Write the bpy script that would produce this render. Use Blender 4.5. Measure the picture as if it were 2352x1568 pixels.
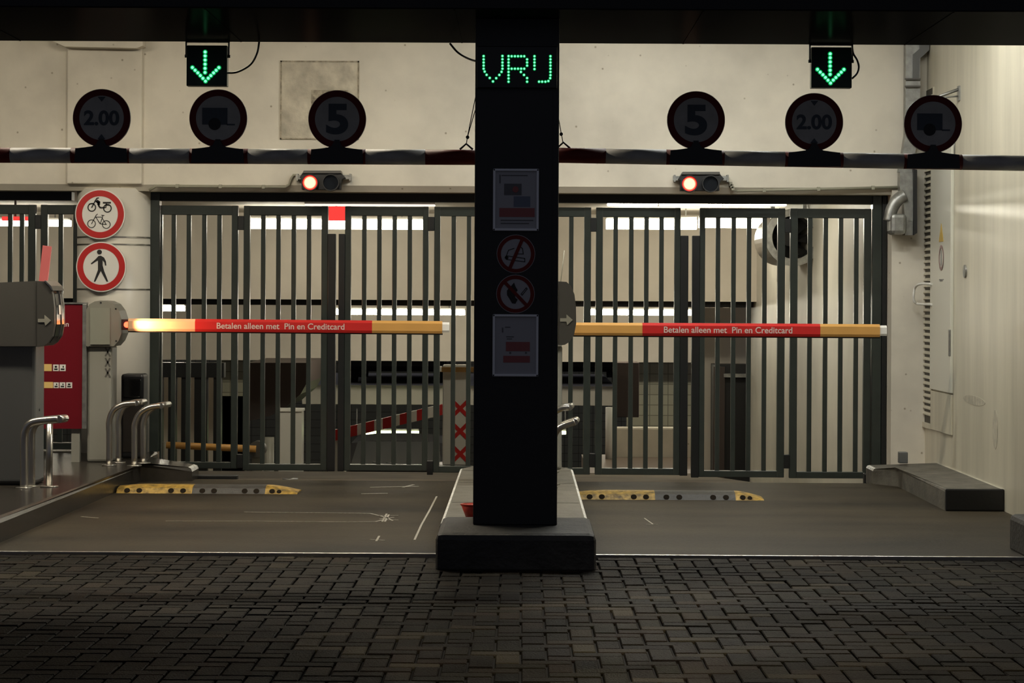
import bpy, bmesh, math, random
from mathutils import Vector, Matrix
random.seed(7)
for o in list(bpy.data.objects): bpy.data.objects.remove(o)
S = bpy.context.scene
COL = S.collection
PI = math.pi

# ------------------------------------------------------------------ camera, world, exposure
F = 5227.0            # focal length in pixels of the 2352 px wide frame
EYE = 1.42            # camera height above the driveway
HX, HY = 1200.0, 682.0  # where the depth lines of the building meet
ROLL = 0.0052
cd = bpy.data.cameras.new('camera'); cam = bpy.data.objects.new('camera', cd); COL.objects.link(cam)
cd.sensor_width = 36.0; cd.lens = F / 2352 * 36.0; cd.shift_y = -(784 - HY) / 2352
cd.clip_start = 0.1; cd.clip_end = 200
cam.matrix_world = (Matrix.Translation((0, 0, EYE)) @ Matrix.Rotation((HX - 1176) / F, 4, 'Z')
                    @ Matrix.Rotation(PI / 2, 4, 'X') @ Matrix.Rotation(ROLL, 4, 'Z'))
S.camera = cam
w = bpy.data.worlds.new('night'); S.world = w; w.use_nodes = True
w.node_tree.nodes['Background'].inputs[0].default_value = (0.47, 0.49, 0.60, 1)
w.node_tree.nodes['Background'].inputs[1].default_value = 0.12
S.view_settings.view_transform = 'Standard'; S.view_settings.look = 'None'
S.view_settings.gamma = 1; S.view_settings.use_curve_mapping = False
S.view_settings.exposure = 0.0
S.cycles.use_denoising = True
S.cycles.max_bounces = 8; S.cycles.diffuse_bounces = 5; S.cycles.glossy_bounces = 4
S.cycles.sample_clamp_indirect = 8
WARM = (1.0, 0.89, 0.70)     # left canopy tubes
COOL = (1.0, 1.0, 0.94)      # right canopy tubes
HALLC = (1.0, 0.94, 0.76)
# street lamp over the road behind the camera side, a weak warm pool on the pavers
sl = bpy.data.lights.new('street_lamp_light', 'SPOT'); sl.energy = 1000; sl.color = (1.0, .90, .72); sl.spot_size = math.radians(34); sl.spot_blend = 1.0; sl.shadow_soft_size = .15
so = bpy.data.objects.new('street_lamp_light', sl); COL.objects.link(so); so.location = (1.2, 5.5, 5.5)
so.rotation_euler = (Vector((.95, 9.25, 0)) - so.location).to_track_quat('-Z', 'Y').to_euler()
CANOPY_LAMP = 70.0     # tubes under the canopy ceiling
HALL_LAMP = 23.0       # tubes inside the garage

def A(px, py, Y):
    """photo pixel + distance -> point in the place"""
    du, dv = px - 1176.0, py - HY
    u = px + dv * ROLL; v = py - du * ROLL
    return Vector(((u - HX) * Y / F, Y, EYE - (v - HY) * Y / F))
def AX(px, Y, py=HY): return A(px, py, Y).x
def AZ(py, Y, px=1176): return A(px, py, Y).z

# ------------------------------------------------------------------ materials
MATS = {}
def mat(name, col, rough=0.6, metal=0.0, var=0.0, vscale=6.0, bump=0.0, bscale=60.0, emit=None, estr=0.0, stretch=(1, 1, 1), spec=None, coat=0):
    if name in MATS: return MATS[name]
    m = bpy.data.materials.new(name); m.use_nodes = True; MATS[name] = m
    nt = m.node_tree; N = nt.nodes; L = nt.links; b = N['Principled BSDF']
    b.inputs['Base Color'].default_value = (*col, 1); b.inputs['Roughness'].default_value = rough
    b.inputs['Metallic'].default_value = metal
    if spec is not None: b.inputs['Specular IOR Level'].default_value = spec
    if coat: b.inputs['Coat Weight'].default_value = coat; b.inputs['Coat Roughness'].default_value = 0.15
    if var or bump:
        tc = N.new('ShaderNodeNewGeometry'); mp = N.new('ShaderNodeMapping'); L.new(tc.outputs['Position'], mp.inputs[0])
        mp.inputs['Scale'].default_value = stretch
    if var:
        n = N.new('ShaderNodeTexNoise'); n.inputs['Scale'].default_value = vscale; n.inputs['Detail'].default_value = 6
        L.new(mp.outputs[0], n.inputs['Vector'])
        r = N.new('ShaderNodeValToRGB'); e = r.color_ramp.elements
        e[0].position = 0.3; e[1].position = 0.72
        e[0].color = (*[c * (1 - var) for c in col], 1); e[1].color = (*[min(1, c * (1 + var * .6)) for c in col], 1)
        L.new(n.outputs['Fac'], r.inputs[0]); L.new(r.outputs[0], b.inputs['Base Color'])
    if bump:
        n2 = N.new('ShaderNodeTexNoise'); n2.inputs['Scale'].default_value = bscale; n2.inputs['Detail'].default_value = 4
        L.new(mp.outputs[0], n2.inputs['Vector'])
        bp = N.new('ShaderNodeBump'); bp.inputs['Strength'].default_value = bump; bp.inputs['Distance'].default_value = 0.01
        L.new(n2.outputs['Fac'], bp.inputs['Height']); L.new(bp.outputs[0], b.inputs['Normal'])
    if emit:
        b.inputs['Emission Color'].default_value = (*emit, 1); b.inputs['Emission Strength'].default_value = estr
    return m
def wall_mat(name, col, rough, stain=0.25, specks=True, streak=(1, 1, 1)):
    m = mat(name, col, rough); nt = m.node_tree; N = nt.nodes; L = nt.links; b = N['Principled BSDF']
    g = N.new('ShaderNodeNewGeometry'); mp = N.new('ShaderNodeMapping'); L.new(g.outputs['Position'], mp.inputs[0]); mp.inputs['Scale'].default_value = streak
    n = N.new('ShaderNodeTexNoise'); n.inputs['Scale'].default_value = 1.6; n.inputs['Detail'].default_value = 8; n.inputs['Roughness'].default_value = .55
    L.new(mp.outputs[0], n.inputs['Vector'])
    r = N.new('ShaderNodeValToRGB'); e = r.color_ramp.elements; e[0].position = .3; e[1].position = .65
    e[0].color = (*[c * (1 - stain) for c in col], 1); e[1].color = (*col, 1)
    L.new(n.outputs['Fac'], r.inputs[0]); src = r.outputs[0]
    if specks:
        v = N.new('ShaderNodeTexVoronoi'); v.inputs['Scale'].default_value = 7.5; L.new(g.outputs['Position'], v.inputs['Vector'])
        r2 = N.new('ShaderNodeValToRGB'); q = r2.color_ramp.elements; q[0].position = .03; q[0].color = (.35, .3, .22, 1); q[1].position = .085; q[1].color = (1, 1, 1, 1)
        L.new(v.outputs['Distance'], r2.inputs[0])
        mx = N.new('ShaderNodeMix'); mx.data_type = 'RGBA'; mx.blend_type = 'MULTIPLY'; mx.inputs[0].default_value = .8
        L.new(src, mx.inputs[6]); L.new(r2.outputs[0], mx.inputs[7]); src = mx.outputs[2]
    L.new(src, b.inputs['Base Color'])
    n2 = N.new('ShaderNodeTexNoise'); n2.inputs['Scale'].default_value = 30; L.new(mp.outputs[0], n2.inputs['Vector'])
    bp = N.new('ShaderNodeBump'); bp.inputs['Strength'].default_value = .15; bp.inputs['Distance'].default_value = .004
    L.new(n2.outputs['Fac'], bp.inputs['Height']); L.new(bp.outputs[0], b.inputs['Normal'])
    return m
M_wall = wall_mat('cream_plaster', (.76, .71, .60), .6)
M_sidewall = wall_mat('glossy_cream_paint', (.60, .56, .44), .34, .22, False, (3, 3, .35))
M_hall = wall_mat('hall_concrete', (.66, .60, .51), .7, .12, False)
M_tile = mat('hall_tiles', (.36, .34, .24), .4)
def tile_setup():
    nt = M_tile.node_tree; N = nt.nodes; L = nt.links; b = N['Principled BSDF']
    g = N.new('ShaderNodeNewGeometry'); s = N.new('ShaderNodeSeparateXYZ'); c = N.new('ShaderNodeCombineXYZ'); L.new(g.outputs['Position'], s.inputs[0])
    L.new(s.outputs['X'], c.inputs['X']); L.new(s.outputs['Z'], c.inputs['Y'])
    k = N.new('ShaderNodeTexBrick'); L.new(c.outputs[0], k.inputs['Vector']); k.inputs['Scale'].default_value = 1; k.offset = 0
    k.inputs['Brick Width'].default_value = .3; k.inputs['Row Height'].default_value = .17; k.inputs['Mortar Size'].default_value = .006
    k.inputs['Color1'].default_value = (.38, .36, .26, 1); k.inputs['Color2'].default_value = (.34, .32, .23, 1); k.inputs['Mortar'].default_value = (.14, .13, .09, 1)
    L.new(k.outputs['Color'], b.inputs['Base Color'])
tile_setup()
M_asph = mat('driveway_asphalt', (.037, .028, .016), .62, var=.7, vscale=1.3, bump=.5, bscale=70, spec=.25, stretch=(.45, 1.2, 1))
M_hallfloor = mat('hall_floor', (.14, .115, .085), .8, var=.3, vscale=1.5, bump=.1, bscale=30, spec=.1)
M_platform = mat('platform_floor', (.035, .030, .024), .24, var=.3, vscale=3, bump=.12, bscale=25)
M_kerb = mat('kerb_concrete', (.115, .106, .085), .6, var=.45, vscale=7, bump=.4, bscale=50)
M_kerbedge = mat('worn_kerb_edge', (.90, .86, .74), .5, var=.5, vscale=25, bump=.6, bscale=90)
M_kerbdark = mat('dark_kerb_end', (.018, .018, .019), .35, bump=.1)
M_island = mat('island_concrete', (.15, .137, .11), .5, var=.35, vscale=8, bump=.35, bscale=60)
M_black = mat('black_coated_steel', (.012, .012, .013), .42, bump=.08, bscale=25)
M_soffit = mat('black_soffit_panel', (.004, .004, .004), .3, bump=.04, bscale=6, spec=.02)
def soffit_mat():
    m = M_soffit; nt = m.node_tree; N = nt.nodes; L = nt.links; out = N['Material Output']
    d = N.new('ShaderNodeBsdfDiffuse'); d.inputs[0].default_value = (.012, .012, .013, 1)
    g = N.new('ShaderNodeBsdfGlossy'); g.inputs['Roughness'].default_value = .18; g.inputs['Color'].default_value = (.9, .9, .9, 1)
    x = N.new('ShaderNodeMixShader'); x.inputs[0].default_value = .018; L.new(d.outputs[0], x.inputs[1]); L.new(g.outputs[0], x.inputs[2]); L.new(x.outputs[0], out.inputs[0])
soffit_mat()
M_stone = mat('dark_stone_block', (.03, .028, .025), .62, var=.4, vscale=9, bump=.5, bscale=40)
M_gate = mat('green_black_gate_paint', (.030, .037, .032), .30, var=.15, vscale=9)
M_gated = mat('near_black_gate_paint', (.008, .009, .009), .4)
M_alu = mat('brushed_steel', (.52, .50, .46), .28, .95, bump=.05)
M_galv = mat('galvanised_steel', (.34, .34, .32), .42, .75, var=.3, vscale=18, bump=.15)
M_grey = mat('grey_housing_paint', (.22, .215, .18), .45)
M_dkgrey = mat('dark_grey_housing_paint', (.10, .095, .085), .42)
M_greypost = mat('pale_grey_post_paint', (.27, .265, .23), .42)
M_dkpost = mat('dark_grey_post_paint', (.125, .128, .125), .4)
M_blackpl = mat('glossy_black_plastic', (.01, .01, .01), .15)
M_red = mat('sign_red', (.52, .015, .02), .38)
M_redsign = mat('weathered_sign_red', (.17, .02, .016), .5, spec=.2)
M_redfilm = mat('red_reflective_film', (.50, .022, .02), .35)
M_redboard = mat('board_red', (.15, .006, .012), .32)
M_orange = mat('amber_boom', (.58, .31, .085), .38, var=.06)
M_white = mat('sign_white', (.78, .77, .72), .42)
M_offw = mat('aged_white', (.55, .54, .50), .5, var=.15, vscale=12)
M_navy = mat('sign_dark_symbol', (.10, .12, .14), .5, spec=.2)
M_blk = mat('print_black', (.01, .01, .01), .5)
M_pinkfilm = mat('faded_pink_film', (.72, .18, .18), .4)
M_paper = mat('poster_paper', (.42, .42, .45), .35)
M_frame = mat('satin_aluminium_frame', (.85, .87, .92), .45, .2)
M_pr = mat('faded_print_red', (.35, .10, .10), .5)
M_pg = mat('faded_print_grey', (.13, .13, .14), .5)
M_yel = mat('bump_yellow', (.40, .25, .045), .5, var=.75, vscale=22, bump=.5, bscale=80)
M_recess = mat('recess_black', (.02, .016, .012), 1, spec=0)  # flat dark discs; the shade in the bolt holes is put into this colour
M_rub = mat('bump_rubber', (.055, .052, .047), .55, var=.3, vscale=20, bump=.4, bscale=80)
M_patch = mat('bare_concrete_patch', (.60, .55, .44), .8, var=.35, vscale=7, bump=1.0, bscale=18)
M_brown = mat('dark_brown_panel', (.05, .035, .03), .5)
M_glass = mat('dark_glass', (.012, .014, .016), .08, spec=.8)
M_rubber = mat('tyre_rubber', (.012, .012, .012), .8)
M_carpaint = mat('black_car_paint', (.006, .006, .007), .35, spec=.25)
M_sealer = mat('pale_joint_scratch', (.42, .39, .33), .45, var=.4, vscale=60)
M_yelbadge = mat('badge_yellow', (.75, .52, .18), .5)
M_cab = mat('cabinet_white', (.62, .61, .56), .35)
def emis(name, col, s): return mat(name, (0.0, 0.0, 0.0), .5, emit=col, estr=s)
M_tubeC = emis('warm_canopy_tube', WARM, CANOPY_LAMP * 1.65)
M_tubeW = emis('white_canopy_tube', COOL, CANOPY_LAMP)
M_tubeH = emis('hall_tube', HALLC, HALL_LAMP)
M_tubeN = emis('near_hall_tube', HALLC, 45)
M_tubeL = emis('lower_hall_tube', HALLC, 55)
M_trayglint = emis('tray_glint_strip', (1, .85, .75), 1.2)
M_tubeG = emis('greenish_tube', (.85, 1.0, .45), 6)
M_led = emis('green_led', (.17, 1.0, .42), 1.9)
M_ledr = emis('green_led_ring', (.0, .60, .13), .55)
M_redlit = emis('red_boom_lamp', (1.0, .05, .02), 8)
M_redbox = emis('red_lit_sign', (1.0, .06, .05), 1.0)
M_displ = mat('display_face', (.004, .022, .011), .25)  # green LED glow on the face is put into its base colour
def lens_mat():
    m = bpy.data.materials.new('red_signal_lens'); m.use_nodes = True; nt = m.node_tree; N = nt.nodes; L = nt.links
    tc = N.new('ShaderNodeTexCoord'); g = N.new('ShaderNodeTexGradient'); g.gradient_type = 'SPHERICAL'
    mp = N.new('ShaderNodeMapping'); mp.inputs['Scale'].default_value = (18, 1, 18); L.new(tc.outputs['Object'], mp.inputs[0]); L.new(mp.outputs[0], g.inputs[0])
    r = N.new('ShaderNodeValToRGB'); e = r.color_ramp.elements; e[0].position = .02; e[0].color = (.9, .01, .01, 1); e[1].position = .30; e[1].color = (1, .75, .42, 1)
    x = r.color_ramp.elements.new(.12); x.color = (1, .12, .05, 1)
    L.new(g.outputs[0], r.inputs[0]); b = N['Principled BSDF']; L.new(r.outputs[0], b.inputs['Emission Color']); b.inputs['Emission Strength'].default_value = 1.6
    b.inputs['Base Color'].default_value = (.3, .01, .01, 1)
    return m
M_lens = lens_mat()
def paver_mat():
    m = bpy.data.materials.new('clay_pavers'); m.use_nodes = True; nt = m.node_tree; N = nt.nodes; L = nt.links; b = N['Principled BSDF']
    g = N.new('ShaderNodeNewGeometry'); r = N.new('ShaderNodeValToRGB'); L.new(g.outputs['Random Per Island'], r.inputs[0])
    e = r.color_ramp.elements; e[0].color = (.009, .008, .005, 1); e[1].color = (.090, .076, .046, 1)
    for p, c in ((.3, (.024, .017, .012, 1)), (.55, (.026, .023, .012, 1)), (.8, (.042, .029, .020, 1))): r.color_ramp.elements.new(p).color = c
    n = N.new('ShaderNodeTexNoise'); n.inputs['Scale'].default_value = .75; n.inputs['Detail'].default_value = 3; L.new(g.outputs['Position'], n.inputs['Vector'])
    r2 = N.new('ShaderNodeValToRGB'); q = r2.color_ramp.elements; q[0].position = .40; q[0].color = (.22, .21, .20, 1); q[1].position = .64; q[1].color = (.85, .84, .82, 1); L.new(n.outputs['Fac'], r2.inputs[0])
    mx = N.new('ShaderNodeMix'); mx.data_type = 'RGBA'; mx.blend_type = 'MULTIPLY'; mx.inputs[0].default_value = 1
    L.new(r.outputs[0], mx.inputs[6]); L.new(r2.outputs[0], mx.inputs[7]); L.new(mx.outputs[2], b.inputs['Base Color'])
    n2 = N.new('ShaderNodeTexNoise'); n2.inputs['Scale'].default_value = 120; L.new(g.outputs['Position'], n2.inputs['Vector'])
    bp = N.new('ShaderNodeBump'); bp.inputs['Strength'].default_value = .8; bp.inputs['Distance'].default_value = .01; L.new(n2.outputs['Fac'], bp.inputs['Height']); L.new(bp.outputs[0], b.inputs['Normal'])
    b.inputs['Roughness'].default_value = .55; b.inputs['Specular IOR Level'].default_value = .06
    return m
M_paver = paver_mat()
M_joint = mat('paver_joint_sand', (.02, .018, .015), .9)

# ------------------------------------------------------------------ mesh helpers
class MB:
    def __init__(s): s.bm = bmesh.new()
    def box(s, x0, x1, y0, y1, z0, z1, mi=0, bev=0, rot=None):
        x0, x1 = min(x0, x1), max(x0, x1); y0, y1 = min(y0, y1), max(y0, y1); z0, z1 = min(z0, z1), max(z0, z1)
        r = bmesh.ops.create_cube(s.bm, size=1); vs = r['verts']
        c = Vector(((x0 + x1) / 2, (y0 + y1) / 2, (z0 + z1) / 2)); d = Vector((x1 - x0, y1 - y0, z1 - z0))
        for v in vs: v.co = Vector((v.co.x * d.x, v.co.y * d.y, v.co.z * d.z))
        if rot is not None:
            for v in vs: v.co = rot @ v.co
        for v in vs: v.co += c
        fs = {f for v in vs for f in v.link_faces}
        for f in fs: f.material_index = mi
        if bev:
            es = list({e for v in vs for e in v.link_edges})
            rr = bmesh.ops.bevel(s.bm, geom=es, offset=bev, segments=2, affect='EDGES', profile=.5)
            for f in rr['faces']: f.material_index = mi
        return s
    def tube(s, pts, r, n=12, mi=0, cap=True):
        pts = [Vector(p) for p in pts]; rings = []
        prev = None
        for i, p in enumerate(pts):
            if i == 0: d = pts[1] - p
            elif i == len(pts) - 1: d = p - pts[i - 1]
            else: d = (pts[i + 1] - p).normalized() + (p - pts[i - 1]).normalized()
            d.normalize()
            if prev is None:
                a = Vector((0, 0, 1)) if abs(d.z) < .9 else Vector((1, 0, 0)); u = d.cross(a).normalized()
            else: u = (prev - d * prev.dot(d)).normalized()
            prev = u; v = d.cross(u)
            rad = r[i] if isinstance(r, (list, tuple)) else r
            rings.append([s.bm.verts.new(p + (u * math.cos(2 * PI * k / n) + v * math.sin(2 * PI * k / n)) * rad) for k in range(n)])
        for a, b in zip(rings, rings[1:]):
            for k in range(n):
                f = s.bm.faces.new((a[k], a[(k + 1) % n], b[(k + 1) % n], b[k])); f.material_index = mi; f.smooth = True
        if cap:
            for q in (rings[0][::-1], rings[-1]):
                f = s.bm.faces.new(q); f.material_index = mi
        return s
    def disc(s, c, r, d, n=48, axis='Y', mi=0, r2=None):
        """solid disc (thickness d) or cone facing along the axis"""
        ax = {'X': Vector((1, 0, 0)), 'Y': Vector((0, 1, 0)), 'Z': Vector((0, 0, 1))}[axis]
        c = Vector(c); return s.tube([c, c + ax * d], [r, r2 if r2 is not None else r], n, mi)
    def ring(s, c, ro, ri, d, n=64, mi=0, axis='Y'):
        c = Vector(c)
        if axis == 'Y': U, V, W = Vector((1, 0, 0)), Vector((0, 0, 1)), Vector((0, 1, 0))
        elif axis == 'X': U, V, W = Vector((0, 1, 0)), Vector((0, 0, 1)), Vector((1, 0, 0))
        else: U, V, W = Vector((1, 0, 0)), Vector((0, 1, 0)), Vector((0, 0, 1))
        R = []
        for k in range(n):
            a = 2 * PI * k / n; e = U * math.cos(a) + V * math.sin(a)
            R.append([s.bm.verts.new(c + e * ro), s.bm.verts.new(c + e * ri), s.bm.verts.new(c + e * ri + W * d), s.bm.verts.new(c + e * ro + W * d)])
        for k in range(n):
            a, b = R[k], R[(k + 1) % n]
            for i in range(4):
                j = (i + 1) % 4; f = s.bm.faces.new((a[i], a[j], b[j], b[i])); f.material_index = mi
        return s
    def prism(s, pts, d, mi=0):
        """pts: closed 3D polygon, d: extrusion vector"""
        d = Vector(d); a = [s.bm.verts.new(Vector(p)) for p in pts]; b = [s.bm.verts.new(Vector(p) + d) for p in pts]
        n = len(pts); fs = [s.bm.faces.new(a), s.bm.faces.new(b[::-1])]
        for i in range(n): fs.append(s.bm.faces.new((a[i], b[i], b[(i + 1) % n], a[(i + 1) % n])))
        for f in fs: f.material_index = mi
        return s
    def stroke(s, pts, wd, y, d=.002, mi=0, closed=False):
        """flat ribbon strokes in the XZ plane, made of overlapping bars"""
        pts = list(pts) + ([pts[0]] if closed else [])
        for p, q in zip(pts, pts[1:]):
            p = Vector((p[0], 0, p[1])); q = Vector((q[0], 0, q[1])); t = (q - p)
            if t.length < 1e-6: continue
            t.normalize(); nrm = Vector((-t.z, 0, t.x)) * wd / 2; p = p - t * wd * .3; q = q + t * wd * .3
            s.prism([p + nrm + Vector((0, y, 0)), q + nrm + Vector((0, y, 0)), q - nrm + Vector((0, y, 0)), p - nrm + Vector((0, y, 0))], (0, d, 0), mi)
        return s
    def obj(s, name, mats, parent=None, smooth=False):
        bmesh.ops.recalc_face_normals(s.bm, faces=s.bm.faces)
        me = bpy.data.meshes.new(name)
        if parent is not None: bmesh.ops.translate(s.bm, verts=s.bm.verts, vec=-Vector(parent['_org']))
        s.bm.to_mesh(me); s.bm.free()
        for m in (mats if isinstance(mats, (list, tuple)) else [mats]): me.materials.append(m)
        o = bpy.data.objects.new(name, me); COL.objects.link(o)
        if parent is not None: o.parent = parent; o['_org'] = parent['_org']
        else: o['_org'] = (0, 0, 0)
        if smooth:
            for p in me.polygons: p.use_smooth = True
        return o
def tag(o, label, cat, group=None, kind=None):
    o['label'] = label; o['category'] = cat
    if group: o['group'] = group
    if kind: o['kind'] = kind
    return o
def struct(o): o['kind'] = 'structure'; return o
def thing(name, label, cat, org, group=None):
    e = bpy.data.objects.new(name, None); COL.objects.link(e); e.location = org; e['_org'] = tuple(org); e.empty_display_size = .1
    return tag(e, label, cat, group)
def recenter(o):
    """put a one-mesh object's origin at the middle of its bottom"""
    me = o.data; n = len(me.vertices)
    if not n: return o
    xs = [v.co.x for v in me.vertices]; ys = [v.co.y for v in me.vertices]; zs = [v.co.z for v in me.vertices]
    c = Vector(((min(xs) + max(xs)) / 2, (min(ys) + max(ys)) / 2, min(zs)))
    me.transform(Matrix.Translation(-c)); o.location = o.location + c
    return o
def text_mesh(name, body, x0, x1, z0, z1, y, m, parent, depth=.002, bold=0.0, mirror=False):
    """lettering as flat solid shapes fitted into the box x0..x1, z0..z1 facing the street"""
    cu = bpy.data.curves.new('lettering', 'FONT'); cu.body = body; cu.size = 1; cu.extrude = .01; cu.offset = bold
    t = bpy.data.objects.new('lettering', cu); COL.objects.link(t)
    bpy.context.view_layer.update()
    dg = bpy.context.evaluated_depsgraph_get(); me = bpy.data.meshes.new_from_object(t.evaluated_get(dg))
    bpy.data.objects.remove(t)
    xs = [v.co.x for v in me.vertices]; ys = [v.co.y for v in me.vertices]; zs = [v.co.z for v in me.vertices]
    org = Vector(parent['_org'])
    for v in me.vertices:
        X = x0 + (v.co.x - min(xs)) / (max(xs) - min(xs)) * (x1 - x0)
        Z = z0 + (v.co.y - min(ys)) / (max(ys) - min(ys)) * (z1 - z0)
        v.co = Vector((X, y + (depth if v.co.z < 0 else 0), Z)) - org
    me.name = name; me.materials.clear(); me.materials.append(m)
    o = bpy.data.objects.new(name, me); COL.objects.link(o); o.parent = parent; o['_org'] = parent['_org']
    return o
def arc(cx, cz, r, a0, a1, n=10): return [(cx + r * math.cos(a0 + (a1 - a0) * i / n), cz + r * math.sin(a0 + (a1 - a0) * i / n)) for i in range(n + 1)]
def smoothpts(pts, n=6):
    P = [Vector(p) for p in pts]; out = []
    for i in range(len(P) - 1):
        p0 = P[max(i - 1, 0)]; p1 = P[i]; p2 = P[i + 1]; p3 = P[min(i + 2, len(P) - 1)]
        for k in range(n):
            t = k / n
            out.append(.5 * ((2 * p1) + (p2 - p0) * t + (2 * p0 - 5 * p1 + 4 * p2 - p3) * t * t + (3 * p1 - p0 - 3 * p2 + p3) * t ** 3))
    return out + [P[-1]]

# ------------------------------------------------------------------ distances (metres from the camera)
Y_THR, Y_CREST, Y_GATE, Y_WALL = 12.5, 17.55, 18.55, 18.3
X_R = 3.24
Z_LINT = 2.28; Z_CEIL = 3.95
H_K = .146

# ------------------------------------------------------------------ ground
m = MB(); m.box(-14, 14, -2, Y_THR - .06, -.30, -.016); struct(m.obj('floor_paving_bed', M_joint))
m = MB(); U = .1025; TH = .05
def brick(x0, x1, y0, y1):
    if y1 - y0 < .02: return
    g = .0048; x0 += g; x1 -= g; y0 += g; y1 -= g; cx, cy = (x0 + x1) / 2, (y0 + y1) / 2; L_, W_ = x1 - x0, y1 - y0
    z = random.gauss(0, .0012) - .002 + .003 * math.sin(cx * 2.1) * math.cos(cy * 3.1)
    tx, ty = random.gauss(0, .004), random.gauss(0, .006); h = .004; top = []; bot = []
    for sx, sy in ((-1, -1), (1, -1), (1, 1), (-1, 1)):
        x, y = sx * L_ / 2, sy * W_ / 2; x2, y2 = sx * (L_ / 2 - .004), sy * (W_ / 2 - .004)
        bot.append(m.bm.verts.new((cx + x, cy + y, -.03)))
        top.append((m.bm.verts.new((cx + x, cy + y, z - h + x * tx + y * ty)), m.bm.verts.new((cx + x2, cy + y2, z + x * tx + y * ty))))
    for i in range(4):
        k = (i + 1) % 4
        m.bm.faces.new((bot[i], bot[k], top[k][0], top[i][0])); m.bm.faces.new((top[i][0], top[k][0], top[k][1], top[i][1]))
    m.bm.faces.new([t[1] for t in top])
Y0, Y1 = 7.6, Y_THR - .07
band0, band1 = 10.46, 10.46 + 2 * U
for za, zb in ((Y0, band0), (band1, Y1)):      # two fields of 90 degree herringbone
    for j in range(-3, int((zb - za) / U) + 3):
        for i in range(-42, 42):
            k = (i - j) % 4
            if k == 0: x0, x1, y0, y1 = i * U, (i + 2) * U, za + j * U, za + (j + 1) * U
            elif k == 3: x0, x1, y0, y1 = i * U, (i + 1) * U, za + j * U, za + (j + 2) * U
            else: continue
            y0, y1 = max(y0, za), min(y1, zb)
            if y1 > y0: brick(x0, x1, y0, y1)
for r_ in range(2):
    for i in range(-21, 21): brick((i + .5 * r_) * 2 * U, (i + 1 + .5 * r_) * 2 * U, band0 + r_ * U, band0 + (r_ + 1) * U)
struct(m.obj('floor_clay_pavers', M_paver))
m = MB(); m.box(-12, X_R + .6, Y_THR, Y_CREST, -.3, 0); m.box(-12, X_R + .6, Y_THR - .06, Y_THR, -.3, -.05); struct(m.obj('floor_driveway', M_asph))
# steel threshold rail across the lanes
m = MB(); m.box(-6, X_R + .4, Y_THR - .012, Y_THR + .016, -.04, .010, bev=.003)
o = m.obj('threshold_rail', M_alu); tag(o, 'thin bright steel edge rail between pavers and driveway asphalt', 'threshold'); recenter(o)
# ramp floor in the hall
prof = [(Y_CREST, 0), (24, -.43), (34, -2.5), (52, -2.5), (52, -2.8), (Y_CREST, -2.8)]
m = MB(); m.prism([(-12, y, z) for y, z in prof], (13.8, 0, 0)); struct(m.obj('floor_ramp', M_hallfloor))
prof = [(Y_CREST, 0), (20, -.205), (34, -2.5), (52, -2.5), (52, -2.8), (Y_CREST, -2.8)]
m = MB(); m.prism([(1.8, y, z) for y, z in prof], (1.8, 0, 0)); struct(m.obj('floor_ramp_side', M_hallfloor))

# ------------------------------------------------------------------ structure: walls
def lintel(x0, x1, name):
    m = MB(); m.prism([(x0, Y_WALL, Z_CEIL + .1), (x0, Y_WALL, Z_LINT + .03), (x0, Y_WALL + .05, Z_LINT - .02), (x0, Y_WALL + .32, Z_LINT - .02), (x0, Y_WALL + .32, Z_CEIL + .1)], (x1 - x0, 0, 0))
    struct(m.obj(name, M_wall))
lintel(-12, X_R, 'wall_front')
m = MB(); m.box(AX(2037, Y_WALL) + .035, X_R, Y_WALL + .001, 18.9, -.6, Z_LINT + .03); struct(m.obj('wall_gate_return', M_wall))
m = MB(); m.box(X_R, X_R + .3, 12.9, 18.6, -.3, Z_CEIL); struct(m.obj('wall_right', M_sidewall))
m = MB(); m.box(-12, X_R + .3, 13.5, Y_WALL + .3, Z_CEIL, Z_CEIL + .2); struct(m.obj('ceiling', M_wall))
m = MB(); m.box(-12.2, -12, 12.9, 52, -3, Z_CEIL); struct(m.obj('wall_left', M_wall))
# pilaster and its cap above the round column
m = MB(); m.box(AX(152, Y_WALL), AX(325, Y_WALL), Y_WALL - .04, Y_WALL, Z_LINT + .03, AZ(106, Y_WALL, 240), bev=.012)
struct(m.obj('trim_pilaster', M_wall))
a, b = AX(128, Y_WALL), AX(332, Y_WALL); zc = AZ(106, Y_WALL, 240)
m = MB(); m.prism([(a, Y_WALL, zc + .3), (a, Y_WALL, zc + .02), (a + .09, Y_WALL, zc - .02), (b - .05, Y_WALL, zc - .03), (b, Y_WALL, zc - .01), (b, Y_WALL, zc + .3)], (0, -.16, 0))
struct(m.obj('trim_capital', M_wall))
# round column with steel bands
cx = (AX(163, Y_WALL) + AX(335, Y_WALL)) / 2; cr = (AX(335, Y_WALL) - AX(163, Y_WALL)) / 2
m = MB(); m.disc((cx, Y_WALL + .25, H_K), cr, Z_LINT - H_K, 48, 'Z')
col = m.obj('round_column', mat('column_cream_paint', (.70, .67, .59), .33)); tag(col, 'round cream column with thin steel bands between the two gateways', 'column'); col['_org'] = (0, 0, 0)
for py in (544, 561, 664):
    z = AZ(py, Y_WALL, 250); m = MB(); m.ring((cx, Y_WALL + .25, z - .006), cr + .004, cr - .01, .012, 64, axis='Z'); m.obj('steel_band', M_alu, col)
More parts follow.
